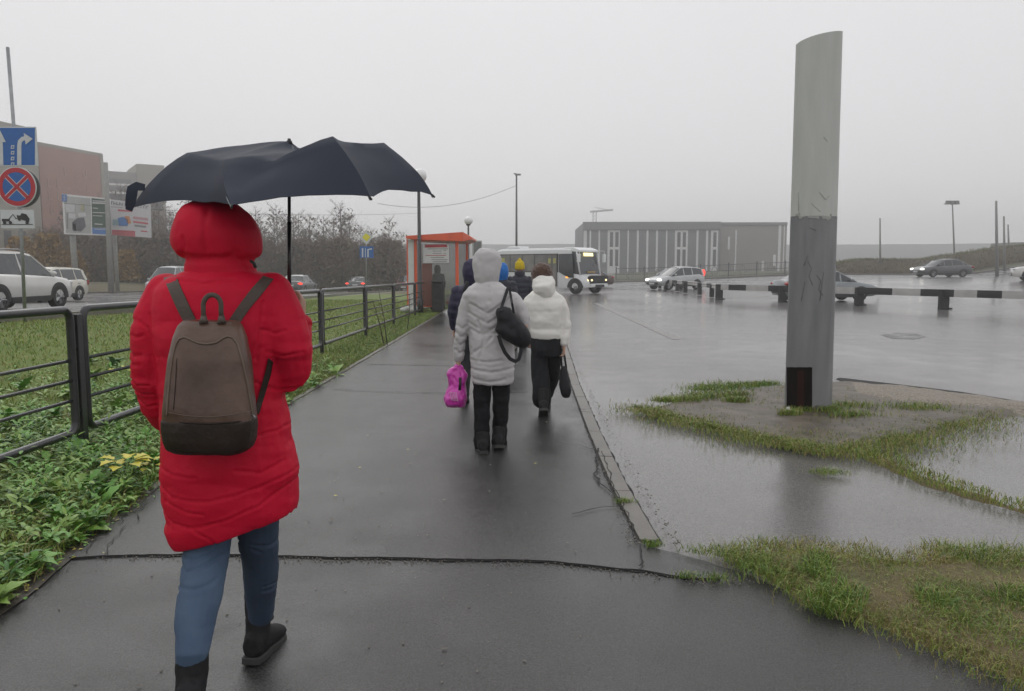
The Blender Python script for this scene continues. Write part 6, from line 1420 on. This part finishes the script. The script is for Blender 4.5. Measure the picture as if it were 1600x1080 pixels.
# shoulder bag
m_bagb = mat('black_bag', (.011, .011, .014), .55, spec=.25, col2=(.024, .024, .028), scale=6, bump=.4, bscale=40)
YS = 6.50; c = P(800, 512, YS); sb = thing('shoulder_bag', (c.x, YS, c.z), 'slouchy black shoulder bag hanging on the back of the pale grey coat', 'shoulder bag')
mb = MB(); outl = [(776, 482), (788, 478), (797, 480), (806, 492), (818, 505), (828, 520), (831, 532), (827, 541), (815, 545), (804, 541), (792, 534), (778, 525), (773, 515), (776, 500), (774, 492)]
pts = [P(u, v, YS) for u, v in outl]; cc = sum(pts, Vector())/len(pts)
mb.loft([[cc+(p-cc)*k+Vector((0, dy, 0)) for p in pts] for dy, k in ((-.075, .45), (-.06, .75), (-.03, .93), (0, 1), (.04, .98), (.07, .85), (.09, .5))])
organic('bag_body', m_bagb, sb, mb, .009, 5, lambda p, n: .010*noise.noise(Vector((p.x*9, 0, p.z*9)))+.006*noise.noise(Vector((p.x*24, 0, p.z*20))))
gv = bvh_of(gcoat)
def strapband(name, pts, w, par, m, Yd):
    rg = []
    for i, p in enumerate(pts):
        d = (pts[min(i+1, len(pts)-1)]-pts[max(0, i-1)]).normalized(); n = d.cross(Vector((0, 1, 0))).normalized(); rg.append([p-n*w, p+n*w, p+n*w+Vector((0, .006, 0)), p-n*w+Vector((0, .006, 0))])
    mb = MB(); mb.loft(rg); return mb.build(name, m, par, True, angle=40)
tp_ = [P(794, 449, 6.62), hit(gv, 791, 458, .02), hit(gv, 787, 470, .02), P(782, 486, 6.44)]; strapband('bag_strap', tp_, .013, sb, m_bagb, 0)
tp_ = [P(796, 449, 6.62), hit(gv, 798, 462, .02), P(800, 474, 6.44), P(803, 490, 6.44)]; strapband('bag_strap', tp_, .010, sb, m_bagb, 0)
q = [P(779, 524, 6.44), P(783, 538, 6.44), P(789, 551, 6.44), P(797, 561, 6.44), P(805, 565, 6.44), P(811, 561, 6.45), P(814, 550, 6.46), P(814, 541, 6.47)]; strapband('loose_strap', q, .016, sb, m_bagb, 0)
# pink plastic bag
m_pink = mat('magenta_plastic', (.48, .02, .30), .30, col2=(.66, .06, .46), scale=5, bump=.8, bscale=18, coat=.3)
c = P(713, 603, 6.72); pk = thing('plastic_bag', (c.x, 6.72, c.z), 'crumpled magenta plastic bag hanging from the left hand of the grey coated walker', 'plastic bag')
mb = MB(); rg = []
for ul, ur, v, ry in ((712, 721, 569, .02), (705, 724, 575, .04), (697, 730, 584, .06), (700, 729, 593, .07), (702, 728, 602, .075), (698, 729, 610, .09), (695, 729, 620, .11), (695, 727, 630, .10), (699, 725, 636, .06)): rg.append(pxring(ul, ur, v, 6.72, ry, e=2.2))
mb.loft(rg); kb = organic('bag_body', m_pink, pk, mb, .008, 2, lambda p, n: .014*noise.noise(Vector((p.x*16, p.y*16, p.z*10)))+.008*noise.noise(Vector((p.x*40, p.y*40, p.z*24)))); kv = bvh_of(kb)
mb = MB(); mb.tube([P(713, 571, 6.70), wl-Vector((0, 0, .075)), P(721, 574, 6.70)], .012, 6); mb.build('bag_handle', m_pink, pk, True)
m_pkw = mat('pale_print', (.75, .55, .66), .5); 
for i in range(5):
    q = [hit(kv, 703+i*2.4+j*.5, 613+j*2.4+i*.3, .004, 6.6) for j in range(6)]
    for j in range(0, 6, 1): mb = MB(); mb.box(q[j], (.006, .003, .008)); mb.build('print_dot', m_pkw, pk)
mb = MB(); q = [hit(kv, 719, 590, .004, 6.6), hit(kv, 719, 600, .004, 6.6), hit(kv, 718, 610, .004, 6.6)]; mb.tube(q, .012, 6, flat=.3); mb.build('dark_print', m_black, pk, True)
# ---------------------------------------------------------------- woman in the short white jacket
m_whj = mat('cream_puffer', (.74, .72, .68), .62, col2=(.82, .80, .76), scale=4, bump=.4, bscale=18)
Yw = 8.3; J = lambda u, v, dy=0: P(u, v, Yw+dy)
hip = J(852, 545); sh = J(850, 468); wr2 = J(881, 541, -.05)
wh = body_figure('person', 'walker in a short cream quilted jacket with a brown hat and wide dark trousers', hip, sh, [[J(843, 550), J(845, 595, -.02), J(846, 633, -.05)], [J(862, 550), J(865, 580, .12), J(857, 614, .22)]],
    [[J(828, 472), J(820, 510), J(822, 536, .12)], [J(874, 472), J(883, 508, -.02), wr2]], J(849, 434, .02), [(wr2, Vector((0, .05, -1)), Vector((-1, 0, 0)), Vector((0, 1, 0)), 1.3), (J(822, 536, .12), Vector((.2, .9, -.3)), Vector((1, 0, 0)), Vector((0, 0, 1)), .8)], voxel=.010, loc=(hip.x, Yw, 0))
mb = MB(); rg = []
for ul, ur, v, ry, e in ((836, 866, 452, .11, 2), (825, 876, 460, .14, 2.3), (821, 881, 472, .165, 2.5), (823, 881, 490, .17, 2.5), (826, 880, 505, .17, 2.5), (828, 879, 520, .165, 2.5), (830, 877, 529, .15, 2.5)): rg.append(pxring(ul, ur, v, Yw, ry, e=e))
mb.loft(rg)
limb(mb, [(J(829, 470), .07), (J(822, 488, 0), .07), (J(820, 508, 0), .064), (J(822, 525, .08), .055), (J(823, 533, .12), .048)])
limb(mb, [(J(872, 470), .074), (J(881, 488), .072), (J(884, 508, -.02), .062), (J(883, 524, -.04), .054), (J(881, 535, -.05), .048)])
organic('jacket', m_whj, wh, mb, .012, 4, lambda p, n: .009*(abs(math.sin(math.pi*(p.z+.01)/.19))**.5-.8)+.014*noise.noise(Vector((p.x*6, p.y*6, p.z*10)))+.004*noise.noise(Vector((p.x*18, p.y*18, p.z*24))))
mb = MB(); rg = []
for ul, ur, v, ry, dy in ((838, 866, 464, .12, -.03), (834, 868, 456, .15, -.04), (832, 868, 447, .16, -.04), (833, 867, 438, .15, -.02), (837, 863, 431, .12, 0)): rg.append(pxring(ul, ur, v, Yw+dy, ry, e=2.2))
mb.loft(rg); organic('hood', m_whj, wh, mb, .011, 4, lambda p, n: .012*noise.noise(Vector((p.x*8, p.y*8, p.z*12)))+.006*noise.noise(Vector((p.x*18, p.y*18, p.z*24))))
mb = MB(); rg = []
for ul, ur, v, ry, dy in ((833, 865, 445, .10, .02), (830, 865, 434, .125, .02), (830, 864, 424, .13, .02), (834, 860, 416, .11, .02), (840, 854, 411, .06, .02)): rg.append(pxring(ul, ur, v, Yw+dy, ry, e=2.1))
mb.loft(rg); organic('fur_hat', mat('brown_fur', (.075, .040, .030), .95, col2=(.13, .075, .055), scale=25, bump=1.5, bscale=50, sheen=.3), wh, mb, .010, 3, lambda p, n: .010*noise.noise(p*40)+.008*noise.noise(p*14))
m_wtr = mat('charcoal_trousers', (.014, .015, .017), .85, spec=.15, col2=(.03, .031, .034), scale=5, bump=.3, bscale=40)
mb = MB(); mb.loft([pxring(831, 878, 516, Yw, .13), pxring(829, 878, 530, Yw, .15), pxring(829, 877, 545, Yw, .15), pxring(831, 876, 556, Yw, .13)])
limb(mb, [(J(842, 545), .088), (J(843, 565, -.01), .092), (J(844, 590, -.03), .098), (J(846, 612, -.05), .106), (J(846, 624, -.05), .108)], 16); limb(mb, [(J(865, 545), .085), (J(866, 560, .05), .082), (J(865, 580, .12), .078), (J(860, 600, .18), .074), (J(856, 615, .22), .072)], 16)
organic('trousers', m_wtr, wh, mb, .011, 3, fold(.014, (9, 9, 5), 2))
for A, hl, d in ((G(849, 651)+Vector((0, -.05, .16)), R(28), Vector((0, 1, 0))), (Vector((J(854, 600, .3).x, Yw+.32, .125)), R(2), Vector((.0, 1, 0)))):
    mb = MB(); boot(mb, A, hl, d, 1.1, .13, .055); bt = organic('boot', m_boot, wh, mb, .009, 3); mb = MB(); sole(mb, A, hl, d, 1.1); mb.build('boot_sole', m_sole, bt)
c = P(883, 595, 8.22); hb = thing('handbag', (c.x, 8.22, c.z), 'long black handbag swinging from the right hand of the cream jacketed walker', 'handbag')
mb = MB(); rg = []
for ul, ur, v, ry in ((877, 884, 572, .03), (875, 887, 580, .05), (873.5, 890, 592, .07), (874, 892, 605, .08), (876, 892, 615, .075), (880, 890, 621, .05)): rg.append(pxring(ul, ur, v, 8.22, ry, e=2.6))
mb.loft(rg); organic('bag_body', m_bagb, hb, mb, .010, 4, lambda p, n: .006*noise.noise(p*16))
for a, b in ((876, 878), (880, 885)): mb = MB(); mb.tube([P(b, 576, 8.22), P((a+b)/2, 558, 8.22), wr2-Vector((0, .01, .07))], .010, 6, flat=.5); mb.build('bag_handle', m_bagb, hb, True)
# ---------------------------------------------------------------- farther walkers: same builder, own clothes
def walker(lab, x, y, H, coat_c, name_c, hat=None, hood=None, trou=(.015, .016, .02), swing=.5, long=.50, wide=1.0, phase=1, hatname='knit_hat', mitt=0, dirn=1):
    s = H/1.70; zz = zt(x, y); V = lambda a, b, c: Vector((x+a*s, y+b*s*dirn, zz+c*s))
    hip, sh = V(0, 0, .92), V(0, 0, 1.40)
    L = [[V(-.09, 0, .88), V(-.09, -.05*phase, .48), V(-.09, -.20*phase, .12)], [V(.09, 0, .88), V(.09, .10*phase, .50), V(.09, .14*phase, .10)]]
    Aw = [V(-.24, .08*phase, .88), V(.24, -.06*phase, .88)]
    A = [[V(-.19, 0, 1.36), V(-.25, 0, 1.10), Aw[0]], [V(.19, 0, 1.36), V(.25, -.04, 1.10), Aw[1]]]
    o = body_figure('person', lab, hip, sh, L, A, V(0, .02*dirn, 1.58), [(Aw[0], Vector((0, .1, -1)), Vector((1, 0, 0)), Vector((0, 1, 0)), .7, s), (Aw[1], Vector((0, .1, -1)), Vector((-1, 0, 0)), Vector((0, 1, 0)), .7, s)], s, .014, loc=(x, y, zz))
    m = mat(name_c, coat_c, .65, scale=4, bump=.5, bscale=20); mb = MB(); zb = 1.40-long*1.0
    rg = [ell(V(0, 0, z), rx*s*wide, ry*s*wide) for z, rx, ry in ((1.47, .07, .07), (1.43, .13, .10), (1.37, .20, .125), (1.25, .215, .15), (1.05, .20, .15), (.95, .21, .155), (zb+.02, .225, .165), (zb, .215, .155)) if z >= zb]
    rg = sorted(rg, key=lambda r_: -r_[0].z); mb.loft(rg)
    for a in A: limb(mb, bend(a[0], a[1], .072*s, .064*s)+bend(a[1], a[2]+Vector((0, 0, .03)), .062*s, .048*s)[1:])
    organic('coat', m, o, mb, .014, 4, lambda p, n: .008*(abs(math.sin(math.pi*p.z/.1))**.5-.8)+.008*noise.noise(Vector((p.x*7, p.y*7, p.z*16))))
    if hood is not None:
        mb = MB(); mb.loft([ell(V(0, .0, z), rx*s, ry*s, e=2.1) for z, rx, ry in ((1.42, .10, .10), (1.47, .105, .11), (1.55, .125, .14), (1.62, .125, .145), (1.70, .10, .12), (1.745, .05, .06))]); organic('hood', hood, o, mb, .013, 3, lambda p, n: .008*noise.noise(p*12))
    if hat is not None:
        mb = MB(); mb.loft([ell(V(0, .0, z), rx*s, ry*s, e=2) for z, rx, ry in ((1.56, .094, .11), (1.62, .098, .115), (1.69, .088, .10), (1.735, .05, .055))]); mb.ball(V(0, -.02, 1.75), .035*s, 10, 7); organic(hatname, hat, o, mb, .010, 2, lambda p, n: .004*noise.noise(p*45))
        mb = MB(); mb.loft([ell(V(0, -.01, z), rx*s, ry*s, e=2) for z, rx, ry in ((1.42, .10, .10), (1.49, .105, .105), (1.53, .095, .10))]); organic('collar', m, o, mb, .013, 3)
    mt_ = mat(name_c+'_trousers', trou, .8, bump=.3)
    for k, a in enumerate(L): mb = MB(); limb(mb, bend(a[0], a[1], .090*s, .072*s)+bend(a[1], a[2], .072*s, .062*s)[1:]); organic('trouser_leg', mt_, o, mb, .013, 3, fold(.008, (7, 7, 14), k))
    for k, a in enumerate(L): A_ = Vector((a[2].x, a[2].y, zz+.115*s+(.05 if a[2].y*dirn < y*dirn else 0))); mb = MB(); boot(mb, A_, R(22 if a[2].y*dirn < y*dirn else 0), Vector((0, dirn, 0)), s, .12, .053); mb2 = MB(); bo = organic('boot', m_boot, o, mb, .012, 3); sole(mb2, A_, R(22 if a[2].y*dirn < y*dirn else 0), Vector((0, dirn, 0)), s); mb2.build('boot_sole', m_sole, bo)
    return o
m_nv = mat('navy_hood', (.022, .018, .055), .7, bump=.4, bscale=20)
p = P(739, 520, 9.1); nv = walker('walker in a navy hooded coat mostly hidden behind the pale grey coat', p.x, 9.1, 1.66, (.020, .018, .050), 'navy_coat', hood=m_nv, long=.55)
# small dark rucksack straps on the navy coat
mb = MB(); mb.tube([P(731, 440, 8.92), P(726, 452, 8.90), P(725, 472, 8.90)], .022, 6, flat=.4); mb.ball(P(736, 478, 8.84), (.10, .07, .20), 14, 9); o = mb.build('rucksack', m_bagb, None, True); tag(o, 'dark rucksack on the back of the navy hooded walker', 'rucksack')
m_bh = mat('bright_blue_hood', (.005, .14, .48), .6, bump=.4, bscale=20)
p = P(784, 520, 13.2); walker('walker with a bright blue hood glimpsed between the grey hood and the yellow hat', p.x, 13.2, 1.64, (.016, .018, .03), 'blackish_coat', hood=m_bh, long=.5)
m_yh = mat('yellow_knit', (.70, .52, .01), .85, col2=(.50, .36, .01), scale=40, bump=1.2, bscale=90)
p = P(812, 520, 15.2); walker('walker in a yellow knitted hat and dark navy jacket', p.x, 15.2, 1.70, (.018, .020, .035), 'dark_navy_jacket', hat=m_yh, long=.45, wide=1.0)
m_ol = mat('olive_hood', (.035, .035, .022), .85, bump=.4, bscale=20)
p = P(684, 480, 27.4); walker('figure in a long dark coat with an olive hood standing by the shelter glass', p.x, 27.4, 1.64, (.010, .011, .009), 'long_dark_coat', hood=m_ol, long=1.28, phase=.05, wide=1.25)
# ================================================================ MIST
hz = MB(); hz.box((0, 305, 17.5), (1900, 690, 41)); hm = bpy.data.materials.new('mist'); hm.use_nodes = True; t_ = hm.node_tree; t_.nodes.clear()
vo = t_.nodes.new('ShaderNodeVolumePrincipled'); vo.inputs['Color'].default_value = (.99, .99, 1, 1); vo.inputs['Density'].default_value = .0021; vo.inputs['Anisotropy'].default_value = .7
ou = t_.nodes.new('ShaderNodeOutputMaterial'); t_.links.new(vo.outputs[0], ou.inputs['Volume'])
o = hz.build('haze', hm); tag(o, kind='stuff')
